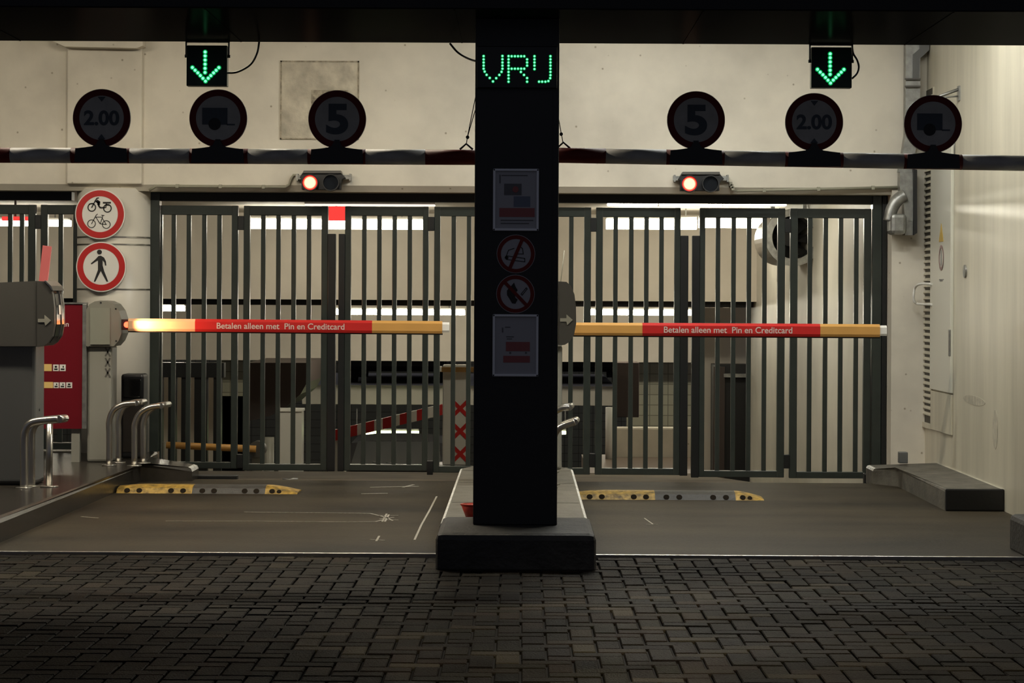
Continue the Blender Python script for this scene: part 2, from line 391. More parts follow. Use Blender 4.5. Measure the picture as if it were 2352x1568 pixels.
# bare concrete patch
m = MB(); p = A(643, 320, Y_WALL); q = A(825, 140, Y_WALL); m.box(p.x, q.x, Y_WALL - .006, Y_WALL + .01, p.z, q.z, bev=.003)
pp = A(715, 245, Y_WALL); qq = A(800, 207, Y_WALL); m.box(pp.x, qq.x, Y_WALL - .010, Y_WALL, pp.z, qq.z, 1)
for a in ((p.x, q.x, p.z, p.z + .012), (p.x, q.x, q.z - .012, q.z), (p.x, p.x + .012, p.z, q.z), (q.x - .012, q.x, p.z, q.z)): m.box(a[0], a[1], Y_WALL - .010, Y_WALL, a[2], a[3], 1)
o = m.obj('concrete_patch', [M_patch, mat('rough_patch_edge', (.42, .37, .28), .9, var=.4, vscale=30, bump=1, bscale=60)]); tag(o, 'square rough bare concrete patch set in the cream wall', 'wall patch'); recenter(o)

# canopy beam
m = MB(); m.box(-7, 7, 11.92, 13.5, 2.925, 4.3, bev=.008)
for i in range(-4, 6): m.box(i * 1.31 - .37, i * 1.31 - .362, 11.95, 13.48, 2.922, 2.93)
o = m.obj('canopy_beam', M_soffit); tag(o, 'glossy black canopy beam across the top over both lanes', 'beam')
recenter(o)

# canopy lamps (hang from the ceiling behind the beam)
def canopy_lamp(x, y, lab, mt):
    t = thing('canopy_light', lab, 'light', (x, y, Z_CEIL), 'lights under the canopy ceiling')
    m = MB(); m.box(x - .8, x + .8, y - .09, y + .09, Z_CEIL - .10, Z_CEIL, bev=.01); m.obj('lamp_body', M_offw, t)
    m = MB(); m.box(x - .77, x + .77, y - .07, y + .07, Z_CEIL - .125, Z_CEIL - .10); m.obj('diffuser', mt, t)
for x, y, lab, mt in ((-4.6, 14.6, 'white fluorescent ceiling light above the left platform', M_tubeC), (-1.9, 14.6, 'white fluorescent ceiling light above the left lane', M_tubeC),
                      (.8, 16.0, 'white fluorescent ceiling light above the centre island', M_tubeW), (2.2, 15.0, 'white fluorescent ceiling light nearest the right wall', M_tubeW)):
    canopy_lamp(x, y, lab, mt)

# ------------------------------------------------------------------ pillar with base block
YP = 12.28
px0, px1 = AX(1089, YP, 680), AX(1282, YP, 680)
m = MB(); m.box(px0, px1, YP, YP + .45, .19, 2.925, bev=.006)
m.box(px1 - .035, px1 - .031, YP - .003, YP, .3, 2.9)
pil = m.obj('pillar', M_black); tag(pil, 'wide matte black pillar carrying signs between the two lanes', 'pillar'); pil['_org'] = (0, 0, 0)
m = MB(); p = A(1000, 1305, 11.85); q = A(1369, 1305, 11.85)
m.box(p.x, q.x, 11.84, YP + .47, -.03, .19, bev=.035)
o = m.obj('base_block', M_stone); tag(o, 'dark rounded stone base block under the black pillar', 'block'); recenter(o)
o = MB().box(AX(2338, 12.75, 1230), X_R + .5, 12.55, 13.0, -.02, .2, bev=.03).obj('base_block', M_stone); tag(o, 'dark stone block at the foot of the right wall', 'block'); recenter(o)

# LED display on the pillar
SV = F / YP
dis = thing('led_display', 'green dot LED display reading VRIJ on the black pillar', 'display', (AX(1186, YP, 155), YP, AZ(205, YP)))
p = A(1095, 203, YP); q = A(1280, 108, YP)
MB().box(p.x, q.x, YP - .03, YP + .01, p.z, q.z, bev=.004).obj('display_face', mat('black_display_face', (.004, .006, .006), .3), dis)
V = [(1715,433),(1715,458),(1715,482),(1715,506),(1715,530),(1723,552),(1738,577),(1762,601),(1787,628),(1812,603),(1836,578),(1853,554),(1860,530),(1860,506),(1860,482),(1860,457),(1860,432)]
Rr = [(1907, y) for y in (433,458,482,506,530,555,580,605,630)] + [(x, 434) for x in (1931,1956,1980,2004,2028)] + [(2050,458),(2050,482),(2050,506)] + [(x, 530) for x in (2028,2004,1980,1956,1931)] + [(2002,555),(2026,578),(2050,602),(2050,630)]
I_ = [(2107, y) for y in (434,458,482,506,533)]
J_ = [(2230, y) for y in (434,458,482,506,530,555,580)] + [(2228,603),(2214,625),(2191,630),(2166,630),(2142,630)]
def dots(name, pts, sc, ox, oy, Y, r, parent, ringr):
    m = MB(); m2 = MB()
    for x, y in pts:
        c = A(ox + x / sc, oy + y / sc, Y)
        m.disc((c.x, c.y - .005, c.z), r, .005, 12, r2=r * 1.0); m2.ring((c.x, c.y - .003, c.z), ringr, r, .003, 12)
    g = m.obj(name, M_led, parent); m2.obj('led_rim', M_ledr, g); return g
for nm, pts in (('letter_v', V), ('letter_r', Rr), ('letter_i', I_), ('letter_j', J_)):
    dots(nm, pts, 3.357, 600, 0, YP - .031, .0052, dis, .0085)

# posters and stickers on the pillar
def poster(x0, y0, x1, y1, label, blocks):
    p = A(x0, y1, YP); q = A(x1, y0, YP); t = thing('framed_notice', label, 'notice', ((p.x + q.x) / 2, YP, p.z))
    MB().box(p.x + .008, q.x - .008, YP - .010, YP, p.z + .008, q.z - .008).obj('paper', M_paper, t)
    m = MB(); w_ = .013
    for a in ((p.x, q.x, p.z, p.z + w_), (p.x, q.x, q.z - w_, q.z), (p.x, p.x + w_, p.z, q.z), (q.x - w_, q.x, p.z, q.z)): m.box(a[0], a[1], YP - .02, YP, a[2], a[3], bev=.003)
    m.obj('frame', M_frame, t)
    for nm, mt, bl in blocks:
        m = MB()
        for (a0, b0, a1, b1) in bl:
            u = A(a0, b1, YP); v = A(a1, b0, YP); m.box(u.x, v.x, YP - .0115, YP - .0095, u.z, v.z)
        m.obj(nm, mt, t)
    return t
t = poster(1132, 388, 1238, 530, 'silver framed notice with payment card pictures high on the black pillar', [
    ('card_picture', M_pg, [(1158, 422, 1198, 448)]), ('card_picture', mat('faded_print_blue', (.16, .19, .26), .5), [(1180, 451, 1218, 475)]),
    ('red_banner', M_pr, [(1147, 478, 1228, 498)]), ('printed_text', M_pg, [(1147, 401, 1150, 421), (1152, 402, 1212, 404), (1150, 505, 1225, 507), (1150, 512, 1215, 514)])])
c = A(1184, 435, YP); MB().disc((c.x, YP - .013, c.z), .017, .002, 24).obj('card_emblem', M_pr, t)
t2 = poster(1131, 722, 1237, 864, 'silver framed notice with two red blocks, lower on the black pillar', [
    ('print_block', M_pr, [(1162, 785, 1217, 806), (1156, 817, 1217, 832)]), ('printed_text', M_pg, [(1153, 752, 1156, 763), (1160, 750, 1172, 752), (1163, 772, 1180, 774), (1164, 777, 1176, 779), (1170, 808, 1174, 812), (1206, 808, 1210, 812)])])
def sticker(px, py, label, cat='sign'):
    c = A(px, py, YP); t = thing('prohibition_sticker', label, cat, (c.x, YP, c.z - .105))
    MB().disc((c.x, YP - .003, c.z), .104, .003).obj('white_ground', mat('sticker_white', (.42, .42, .45), .5), t)
    MB().ring((c.x, YP - .0045, c.z), .101, .081, .002).obj('red_ring', M_redsign, t)
    return t, c
t, c = sticker(1185, 583, 'round no smoking sticker, upper of the two on the black pillar')
m = MB(); y = YP - .0045
m.stroke([(c.x - .052, c.z - .010), (c.x + .048, c.z - .024), (c.x + .048, c.z - .042), (c.x - .05, c.z - .030)], .004, y, closed=True)
m.stroke([(c.x - .055, c.z - .02), (c.x - .04, c.z + .02), (c.x - .01, c.z + .03)], .004, y); m.stroke([(c.x + .005, c.z + .0), (c.x + .04, c.z + .0), (c.x + .035, c.z + .03), (c.x + .02, c.z + .042)], .004, y)
m.disc((c.x - .05, y, c.z - .02), .010, .002, 16); m.obj('cigarette_picture', M_blk, t)
MB().stroke([(c.x - .032, c.z - .076), (c.x + .034, c.z + .078)], .018, YP - .006).obj('slash', M_redsign, t)
t, c = sticker(1184, 675, 'round no open flame sticker, lower of the two on the black pillar')
m = MB(); fl = [(-.022, .045), (-.008, .062), (.0, .040), (.012, .02), (-.004, .0), (-.0, -.02), (.012, -.03), (.0, -.052), (-.018, -.05), (-.03, -.03), (-.045, -.006), (-.046, .018), (-.034, .034)]
m.prism([(c.x + a, y, c.z + b) for a, b in fl], (0, .002, 0)); m.stroke([(c.x + .03, c.z + .0), (c.x + .058, c.z + .034), (c.x + .063, c.z + .028), (c.x + .036, c.z - .006)], .004, y, closed=True); m.obj('flame_picture', M_blk, t)
MB().stroke([(c.x - .055, c.z + .06), (c.x + .058, c.z - .058)], .018, YP - .006).obj('slash', M_redsign, t)

# ------------------------------------------------------------------ kerbs, island, platform
def slab(name, pts, z0, z1, mt, edge=None, bev=.02):
    m = MB(); m.prism([(p[0], p[1], z0) for p in pts], (0, 0, z1 - z0))
    low = {(round(p[0], 4), round(p[1], 4)): p[2] for p in pts if len(p) > 2}
    top = [e for e in m.bm.edges if all(abs(v.co.z - z1) < 1e-5 for v in e.verts)]
    bmesh.ops.bevel(m.bm, geom=top, offset=bev, segments=2, affect='EDGES', profile=.5)
    for v in m.bm.verts:
        for (lx, ly), lz in low.items():
            if (v.co.x - lx) ** 2 + (v.co.y - ly) ** 2 < .06 ** 2 and v.co.z > z1 - bev - .01: v.co.z -= z1 - lz
    m.bm.normal_update()
    for f in m.bm.faces:
        if edge is not None: f.material_index = 1 if .15 < abs(f.normal.z) < .97 else 0
    return m.obj(name, [mt, edge] if edge else mt)
xl, xr = -.46, .385
ipts = [(xl, 12.85), (xr, 12.85), (xr, 16.9), (xr - .08, 17.15), (xr - .22, 17.28), (xl + .22, 17.28), (xl + .08, 17.15), (xl, 16.9)]
o = slab('traffic_island', ipts, -.02, H_K, M_island, M_kerbedge); o['_org'] = (0, 0, 0)
tag(o, 'long grey concrete island with worn pale edges behind the pillar', 'kerb')
for yy in (14.1, 15.6, 16.7): MB().box(xl + .03, xr - .03, yy, yy + .012, H_K - .001, H_K + .0015).obj('slab_joint', M_kerb, o)
o = MB().box(xl + .02, xl + .25, 12.80, 12.95, -.01, H_K + .02, bev=.03).obj('end_cap', M_kerbdark, o)
o2 = MB().box(xr - .19, xr - .02, 12.80, 12.95, -.01, H_K + .012, bev=.03).obj('end_cap', M_kerb, bpy.data.objects['traffic_island'])
ppts = [(-11.9, Y_THR + .3), (-2.985, Y_THR + .3), (-2.90, 17.3), (-2.52, 17.4, .105), (-2.52, 17.75, .105), (-2.95, 17.85), (-3.0, 18.75), (-11.9, 18.75)]
o = slab('raised_platform', ppts, -.02, H_K, M_platform, M_kerbedge, .034); tag(o, 'dark raised platform with scuffed pale kerb edge left of lane', 'platform')
kpts = [(2.85, 15.3), (X_R + .01, 15.3), (X_R + .01, 17.75), (2.70, 17.85, .12), (2.70, 17.5, .12), (2.85, 17.25)]
o = slab('side_kerb', kpts, -.02, H_K, M_kerb, M_kerbedge, .022); tag(o, 'low concrete kerb against the right wall with shade-darkened end', 'kerb'); o['_org'] = (0, 0, 0)
MB().box(2.845, X_R, 15.275, 15.305, .0, H_K + .004, bev=.01).obj('shaded_end_plate', M_kerbdark, o)  # dark metal end; the end face's shade is put into its black

# speed bumps
def bump(x0, x1, Y, label, parts):
    """parts: list of (xa, xb, material, end) along the bump; end: -1 tapered left, 1 tapered right"""
    t = thing('speed_bump', label, 'speed bump', ((x0 + x1) / 2, Y + .15, 0))
    def sec(x, s=1.0): return [(x, Y, .0), (x, Y + .035, .036 * s), (x, Y + .10, .052 * s), (x, Y + .17, .055 * s), (x, Y + .25, .048 * s), (x, Y + .33, .018 * s), (x, Y + .35, .0)]
    for xa, xb, mt, end in parts:
        m = MB(); xs = [xa + (xb - xa) * i / 6 for i in range(7)]; rings = []
        for i, x in enumerate(xs):
            s_ = 1.0
            if end == 1: s_ = 1 - (i / 6) ** 1.6 * .8
            if end == -1: s_ = .75 + .25 * min(1, i / 1.5)
            rings.append([m.bm.verts.new(p) for p in sec(x, s_)])
        for a, b in zip(rings, rings[1:]):
            for k in range(6): m.bm.faces.new((a[k], a[k + 1], b[k + 1], b[k]))
            m.bm.faces.new((a[0], b[0], b[6], a[6]))
        m.bm.faces.new(rings[0]); m.bm.faces.new(rings[-1][::-1])
        o = m.obj('bump_module', mt, t)
        if end != 1:
            for fx in (.14, .30, .72, .88):
                hx = xa + (xb - xa) * fx; MB().tube([(hx, Y + .0155, .0205), (hx, Y + .0205, .0155)], [.021, .021], 16).obj('bolt_recess', M_recess, o)
        else:
            MB().tube([(xa + .05, Y + .0155, .0205), (xa + .05, Y + .0205, .0155)], .020, 16).obj('bolt_recess', M_recess, o)
            MB().tube([(xa + .10, Y + .0155, .0165), (xa + .10, Y + .0205, .0115)], .017, 16).obj('bolt_recess', M_recess, o)
    return t
YB = 16.3
bump(AX(266, YB, 1130), AX(680, YB, 1130), YB, 'yellow and black speed bump across the left lane', [
    (AX(266, YB, 1130), AX(440, YB, 1130), M_yel, -1), (AX(440, YB, 1130), AX(608, YB, 1130), M_rub, 0), (AX(608, YB, 1130), AX(682, YB, 1130), M_yel, 1)])
YB = 16.0
bump(AX(1330, YB, 1135), AX(1750, YB, 1135), YB, 'yellow and black speed bump across the right lane', [
    (AX(1330, YB, 1135), AX(1505, YB, 1135), M_yel, -1), (AX(1505, YB, 1135), AX(1690, YB, 1135), M_rub, 0), (AX(1690, YB, 1135), AX(1755, YB, 1135), M_yel, 1)])

# joint scratches on the asphalt
def G(px, py):
    du, dv = px - 1176.0, py - HY; u = px + dv * ROLL; v = py - du * ROLL
    s = (v - HY) / EYE; Y = F / s; return Vector(((u - HX) / s, Y, 0))
def scratch(label, lines, wd=.012, group=None):
    m = MB()
    for ln in lines:
        P = [G(*p) for p in ln]
        for p, q in zip(P, P[1:]):
            t = (q - p).normalized(); n_ = Vector((-t.y, t.x, 0)) * wd / 2; z = Vector((0, 0, .0005))
            m.prism([p + n_ + z, q + n_ + z, q - n_ + z, p - n_ + z], (0, 0, .0015))
    o = m.obj('road_marking', M_sealer); tag(o, label, 'road marking'); recenter(o)
scratch('pale worn outline of a detector loop on left lane asphalt', [[(560, 1176), (850, 1179), (870, 1184), (915, 1184)], [(380, 1197), (600, 1197), (800, 1199), (862, 1198), (880, 1194), (915, 1194)], [(878, 1198), (888, 1180)], [(884, 1198), (893, 1182)], [(872, 1192), (905, 1188)], [(886, 1187), (902, 1196)], [(875, 1185), (892, 1191)]])
scratch('pale slanting scratch beside the island in the left lane', [[(952, 1240), (968, 1205), (985, 1175), (1003, 1140)]], .012)
scratch('small pale cross scratched on the left lane near the pavers', [[(864, 1243), (871, 1231)], [(850, 1239), (884, 1241)]], .012)
scratch('pale scratches on asphalt farthest back in the left lane', [[(850, 1119), (962, 1117)], [(925, 1119), (950, 1113)], [(830, 1134), (890, 1133)]], .02)
scratch('short pale scratch near the platform kerb in the left lane', [[(186, 1187), (225, 1190)]], .016)
scratch('faint pale cut across the middle of the right lane', [[(1480, 1190), (1500, 1204)], [(1484, 1204), (1510, 1204)]], .008)

# ------------------------------------------------------------------ height bars and their round signs
YBAR = 12.95; SB = F / YBAR
def height_bar(pa, pb, label, seams, first_red):
    """pa, pb: axis pixel ends; seams: pixel x where the colour changes"""
    a = A(pa[0], pa[1], YBAR); b = A(pb[0], pb[1], YBAR); m = MB(); r = .0435
    xs = [pa[0]] + seams + [pb[0]]; red = first_red
    for x0, x1 in zip(xs, xs[1:]):
        f0 = (x0 - pa[0]) / (pb[0] - pa[0]); f1 = (x1 - pa[0]) / (pb[0] - pa[0])
        m.tube([a.lerp(b, f0), a.lerp(b, f1)], r, 28, 0 if red else 1); red = not red
    o = m.obj('height_bar', [M_redsign, M_offw]); tag(o, label, 'height bar'); o['_org'] = (0, 0, 0); return o
hb1 = height_bar((-200, 355), (1120, 361.5), 'red and white striped height bar hung over the left lane', [-108, 24, 163, 298, 436, 570, 707, 840, 977], False)
hb2 = height_bar((1255, 356), (2560, 379), 'red and white striped height bar hung over the right lane', [1391, 1530, 1663, 1802, 1935, 2074, 2208, 2350, 2480], True)
YS = YBAR - .03
def round_sign(px, py, label, kind, ybar):
    R_ = 66.3 / SB; c = A(px, py, YS); foot = A(px, ybar, YBAR)
    t = thing('round_traffic_sign', label, 'traffic sign', (c.x, YBAR, foot.z), 'round signs standing on the height bars')
    m = MB(); m.disc((c.x, YS, c.z), R_, .012, 64); m.disc((c.x, YS - .004, c.z), R_ * 1.0, .004, 64); m.obj('plate', M_galv, t)
    MB().ring((c.x, YS - .0065, c.z), R_ * .985, R_ * .77, .003, 64).obj('red_ring', M_redsign, t)
    MB().disc((c.x, YS - .0065, c.z), R_ * .768, .003, 64).obj('white_ground', M_offw, t)
    y = YS - .009
    if kind == '5':
        text_mesh('numeral', '5', c.x - R_ * .38, c.x + R_ * .38, c.z - R_ * .53, c.z + R_ * .53, y, M_navy, t, bold=.035)
    elif kind == '2':
        text_mesh('numeral', '2.00', c.x - R_ * .61, c.x + R_ * .61, c.z - R_ * .26, c.z + R_ * .26, y, M_navy, t, bold=.03)
        m = MB()
        for s_ in (1, -1): m.prism([(c.x - .022, y, c.z + s_ * R_ * .73), (c.x + .022, y, c.z + s_ * R_ * .73), (c.x, y, c.z + s_ * R_ * .56)], (0, .002, 0))
        m.obj('arrowhead', M_navy, t)
    else:
        m = MB(); m.box(c.x - R_ * .55, c.x + R_ * .32, y, y + .002, c.z - R_ * .22, c.z + R_ * .36); m.obj('trailer_picture', M_navy, t)
        m = MB(); m.disc((c.x - R_ * .12, y - .001, c.z - R_ * .20), R_ * .21, .003, 32); m.obj('wheel_picture', M_blk, t)
        MB().box(c.x + R_ * .30, c.x + R_ * .58, y, y + .002, c.z - R_ * .24, c.z - R_ * .19).obj('drawbar_picture', M_navy, t)
    # clamp foot curving onto the bar
    bz = foot.z + .0435
    m = MB(); pts = [(-.145, -.006), (-.09, .0), (-.05, .006), (-.028, .016), (-.016, .04), (.016, .04), (.028, .016), (.05, .006), (.09, .0), (.145, -.006), (.15, -.085), (-.15, -.085)]
    m.prism([(c.x + a, YBAR - .055, bz + b) for a, b in pts], (0, .012, 0)); m.box(c.x - .014, c.x + .014, YBAR - .05, YBAR - .012, bz - .01, bz + .05)
    m.obj('foot_bracket', M_black, t)
    return t
for px, py, kd, yb, lab in ((233, 270.5, '2', 357, 'round 2.00 height limit sign over the round column'), (501, 271.5, 't', 358.4, 'round no trailers sign under the green arrow, over left lane'),
                        (774.5, 273.5, '5', 359.8, 'round 5 speed limit sign in front of the concrete patch'), (1598.5, 276, '5', 362, 'round 5 speed limit sign over the right lane beside the pillar'),
                        (1869.5, 280.5, '2', 366.8, 'round 2.00 height limit sign under the green arrow of the right lane'), (2142, 285, 't', 371.6, 'round no trailers sign in front of the right wall')):
    round_sign(px, py, lab, kd, yb)
# hooks and suspension wires
def sling(hook, wires, label):
    c = A(hook[0], hook[1], YBAR); t = thing('suspension_wire', label, 'wire', (c.x, YBAR, c.z))
    m = MB(); ap = A(hook[2], hook[3], YBAR); m.tube([A(hook[0] - 15, hook[1], YBAR), ap, A(hook[0] + 15, hook[1], YBAR)], .006, 8); m.obj('hook', M_blk, t)
    m = MB()
    for ln in wires: m.tube([A(x, y, YBAR - .02) for x, y in ln], .0028, 6)
    m.obj('wire', M_blk, t)
    k = A(wires[0][0][0], wires[0][0][1], YBAR - .02)
    MB().disc((k.x, k.y - .01, k.z - .005), .010, .02, 12).obj('wire_clamp', M_blk, t)
sling((1071, 343, 1071, 330), [[(1074, 313), (1084, 262), (1094, 215)], [(1074, 313), (1088, 265), (1096, 240)], [(1071, 331), (1074, 313)]], 'thin black wire and hook holding the left height bar')
sling((1294, 340, 1294, 327), [[(1289, 306), (1285, 283), (1278, 250)], [(1293, 327), (1289, 306)]], 'thin black wire and hook holding the right height bar')

# ------------------------------------------------------------------ LED arrow signals
YA = 13.42
def arrow_box(x0, y0, x1, y1, label, cable, clabel):
    p = A(x0, y1, YA); q = A(x1, y0, YA); cx = (p.x + q.x) / 2
    t = thing('lane_signal', label, 'lane signal', (cx, YA, p.z), 'green arrow lane signals under the canopy beam')
    MB().box(p.x, q.x, YA, YA + .07, p.z, q.z, bev=.004).obj('signal_box', M_displ, t)
    m = MB()
    for x in (p.x - .006, q.x + .006): m.box(x - .004, x + .004, YA + .02, YA + .045, AZ(y0 + 30, YA), 2.935); m.disc((x - .008, YA + .03, AZ(y0 + 27, YA)), .010, .016, 12, 'X')
    m.box(p.x - .01, q.x + .01, YA + .02, YA + .045, 2.915, 2.93)
    m.obj('bracket', M_blk, t)
    W = q.x - p.x; u0, v0 = p.x, q.z; Hh = q.z - p.z
    pts = [(1581, y) for y in (400, 430, 462, 494, 526, 558)] + [(1483,520),(1504,541),(1525,561),(1545,582),(1565,603),(1585,625),(1606,602),(1626,582),(1647,561),(1667,541),(1688,520)]
    m = MB(); m2 = MB()
    for x, y in pts:
        X = u0 + (x - 1436) / (1751 - 1436) * W; Z = v0 - (y - 348) / (662 - 348) * Hh
        m.disc((X, YA - .006, Z), .0084, .006, 14); m2.ring((X, YA - .003, Z), .0140, .0084, .003, 14)
    g = m.obj('arrow', M_led, t); m2.obj('led_rim', M_ledr, g)
    o = MB().tube(smoothpts(cable), .006, 8).obj('cable', M_blk); tag(o, clabel, 'cable'); recenter(o)
arrow_box(427.5, 104, 521.5, 197, 'green down arrow lane signal over the left lane', [A(521, 167, YA + .04), A(545, 165, YA + .04), A(575, 148, YA + .04), A(590, 122, YA + .04), A(595, 96, YA + .04)], 'black cable looping from the left lane signal up to the beam')
arrow_box(1863, 109, 1956.5, 202, 'green down arrow lane signal over the right lane', [A(1956, 181, YA + .04), A(1967, 170, YA + .04), A(1972, 155, YA + .04), A(1968, 138, YA + .04), A(1959, 122, YA + .04), A(1956, 99, YA + .04)], 'black cable looping beside the right lane signal')
o = MB().tube(smoothpts([A(1033, 99, 13.3), A(1050, 119, 13.3), A(1070, 132, 13.2), A(1092, 140, 12.9), A(1110, 141, 12.72)]), .006, 8).obj('cable', M_blk)
tag(o, 'black cable hanging from the beam into the pillar side', 'cable'); recenter(o)

# ------------------------------------------------------------------ wall traffic lights and conduits
def traffic_light(ox, oy, label):
    """ox, oy: pixel of the lit lens centre"""
    Y = Y_WALL - .14; t = thing('traffic_light', label, 'traffic light', A(ox + 30, oy + 10, Y_WALL), 'red traffic lights above the gateways')
    def P(dx, dy, YY=Y): return A(ox + dx, oy + dy, YY)
    ol = [(-20, 15), (-20, -9), (-25, -12), (-17, -24), (-15, -28), (70, -28), (71, -22), (80, -12), (73, -9), (69, 2), (69, 15)]
    MB().prism([P(a, b) for a, b in ol], (0, .12, 0)).obj('signal_housing', M_black, t)
    MB().prism([P(-17, -22, Y - .02), P(-15, -28, Y - .02), P(70, -28, Y - .02), P(71, -22, Y - .02)], (0, .05, 0)).obj('top_hood', M_dkgrey, t)
    for a, b, e in ((-36, -20, -34), (72, 92, 88)):
        u = P(a, -9); v = P(b, -19); m = MB().box(u.x, v.x, Y_WALL - .07, Y_WALL - .05, u.z, v.z)
        u = P(e, -6); v = P(e + 4, -22); m.box(u.x, v.x, Y_WALL - .08, Y_WALL, u.z, v.z); m.obj('wall_bracket', M_galv, t)
    c = P(0, 0); l = MB().disc((0, 0, 0), 16.5 / 288, .02, 32, r2=16.5 / 288).obj('lit_lens', M_lens); l.parent = t
    l.location = Vector((c.x, Y - .03, c.z)) - Vector(t['_org']); l['label'] = 'glowing red lens'
    v_ = MB(); n = 16
    for dx in (0, 48):
        q = P(dx, 0)
        v_.ring((q.x, Y - .05, q.z), .068, .060, .055, 32)
    v_.obj('visor', M_blk, t)
    q = P(48, 0); MB().disc((q.x, Y - .012, q.z), .058, .012, 32).obj('dark_lens', M_glass, t)
    return t
traffic_light(712.5, 419.5, 'traffic light with red lit lens above the left gate')
traffic_light(1583, 422.5, 'traffic light with red lit lens above the right gate')
def conduit(pts, label, r=.011):
    o = MB().tube([A(x, y, Y_WALL - .02) for x, y in pts], r, 8)
    for k in range(1, 4):
        a = pts[1] if len(pts) > 3 else pts[0]; b = pts[2] if len(pts) > 3 else pts[1]
        x = a[0] + (b[0] - a[0]) * (k - .5) / 3; y = a[1] + (b[1] - a[1]) * (k - .5) / 3
        c = A(x, y, Y_WALL); o.box(c.x - .012, c.x + .012, Y_WALL - .035, Y_WALL, c.z - .015, c.z + .015)
    o = o.obj('conduit', mat('conduit_grey', (.30, .29, .22), .5)); tag(o, label, 'conduit'); recenter(o)
conduit([(342, 437), (358, 427), (655, 429.5), (664, 424), (668, 412), (674, 402), (682, 402)], 'thin grey conduit on the wall above the left gate')
conduit([(1668, 414), (1676, 420), (1684, 436), (1692, 438.5)], 'short grey cable drop beside the right traffic light', .006)
conduit([(1692, 438.5), (2066, 430)], 'thin grey conduit on the wall above the right gate')

# ------------------------------------------------------------------ signs on the column
def column_sign(px, py, label):
    Y = Y_WALL - .10; c = A(px, py, Y); R_ = 57.5 * Y / F
    t = thing('round_traffic_sign', label, 'traffic sign', (c.x, Y, c.z - R_), 'red ringed signs on the round column')
    MB().disc((c.x, Y, c.z), R_, .02, 64).obj('plate', M_white, t); MB().ring((c.x, Y - .004, c.z), R_ * .955, R_ * .72, .004).obj('red_ring', M_redfilm, t)
    MB().disc((c.x, Y - .002, c.z), R_ * .71, .002, 64).obj('white_ground', M_white, t)
    MB().box(c.x - .03, c.x + .03, Y + .02, Y + .06, c.z - .1, c.z + .1).obj('mounting_bracket', M_galv, t)
    return t, c, R_, Y - .005
def Q(x, y, ox=0, oy=400, s=3.92, Y=Y_WALL - .10):
    p = A(ox + x / s, oy + y / s, Y); return (p.x, p.z)
t, c, R_, y = column_sign(229, 491.5, 'red ringed sign with moped and bicycle, upper on the column')
m = MB()
def wheel(x, z, r, wd=.006): m.ring((x, y, z), r, r - wd, .003, 32)
wx, wz = Q(824, 298); wheel(wx, wz, .035, .009); wx2, wz2 = Q(965, 306); wheel(wx2, wz2, .035, .009)
for pl, wd in (([(824, 298), (855, 240), (870, 216), (885, 213)], .009), ([(865, 245), (885, 262), (888, 285), (900, 300), (940, 300)], .012), ([(930, 256), (992, 256)], .014), ([(872, 240), (888, 252), (886, 270)], .022), ([(800, 268), (835, 262)], .007), ([(950, 278), (985, 278)], .007), ([(955, 262), (950, 300)], .008)):
    m.stroke([Q(*p) for p in pl], wd, y)
m.obj('moped_picture', M_blk, t); m = MB()
for X, Z in ((822, 445), (955, 452)):
    a_, b_ = Q(X, Z); wheel(a_, b_, .034, .006)
for pl in ([(822, 445), (862, 370), (875, 358)], [(858, 385), (915, 385)], [(862, 388), (900, 446)], [(900, 446), (925, 372)], [(912, 368), (936, 370)], [(955, 452), (918, 395)], [(900, 446), (955, 452)]):
    m.stroke([Q(*p) for p in pl], .0055, y)
m.obj('bicycle_picture', M_blk, t)
t, c, R_, y = column_sign(231.5, 612.5, 'red ringed no pedestrians sign, lower on the column')
m = MB(); h_ = Q(893, 700); m.disc((h_[0], y, h_[1]), .0195, .003, 24)
for pl in ([(885, 735), (905, 732), (935, 750), (952, 785), (955, 822), (944, 822), (938, 795), (922, 775), (922, 820), (935, 870), (972, 965), (958, 968), (905, 870), (856, 968), (842, 966), (880, 860), (880, 775), (862, 785), (820, 812), (816, 802), (858, 765)],):
    m.prism([(Q(*p)[0], y, Q(*p)[1]) for p in pl], (0, .003, 0))
m.obj('pedestrian_picture', M_blk, t)

# ------------------------------------------------------------------ gates
YG = Y_GATE
def gx(px): return AX(px, YG, 780)
ZT, ZT0 = AZ(475.5, YG), AZ(497, YG); ZB, ZB1 = AZ(1083, YG), AZ(1068, YG)
def leaf(stiles, bars, label, zoff=0.0,  hinges=(), dark=(), edge=None, group='gate leaves of the two gateways'):
    x0 = gx(min(s[0] for s in stiles)); x1 = gx(max(s[1] for s in stiles))
    t = thing('gate_leaf', label, 'gate', ((x0 + x1) / 2, YG, ZB + zoff), group)
    MB().box(x0, x1, YG, YG + .05, ZT0, ZT, bev=.004).obj('top_rail', M_gate, t)
    MB().box(x0, x1, YG, YG + .05, ZB + zoff, ZB1 + zoff, bev=.004).obj('bottom_rail', M_gate, t)
    for i, (a, b) in enumerate(stiles): MB().box(gx(a), gx(b), YG - .003, YG + .055, ZB + zoff, ZT + .001, bev=.005).obj('stile', M_gated if i in dark else M_gate, t)
    for b in bars: MB().box(gx(b - 5.2), gx(b + 5.2), YG + .008, YG + .042, ZB1 + zoff - .002, ZT0 + .002, bev=.004).obj('bar', M_gate, t)
    if edge: MB().box(gx(edge[0]), gx(edge[1]), YG - .012, YG + .06, ZB + zoff - .004, AZ(539, YG), bev=.004).obj('closing_edge', M_gated, t)
    for hx, hy in hinges: MB().box(gx(hx - 7), gx(hx + 7), YG - .012, YG + .02, AZ(hy + 16, YG), AZ(hy - 16, YG), bev=.004).obj('hinge', M_gated, t)
leaf([(367, 371), (530.5, 545)], [396.7, 431.5, 467, 502], 'leftmost green black leaf of the left gate, beside the round column', .012, [(552, 515), (552, 1062)])
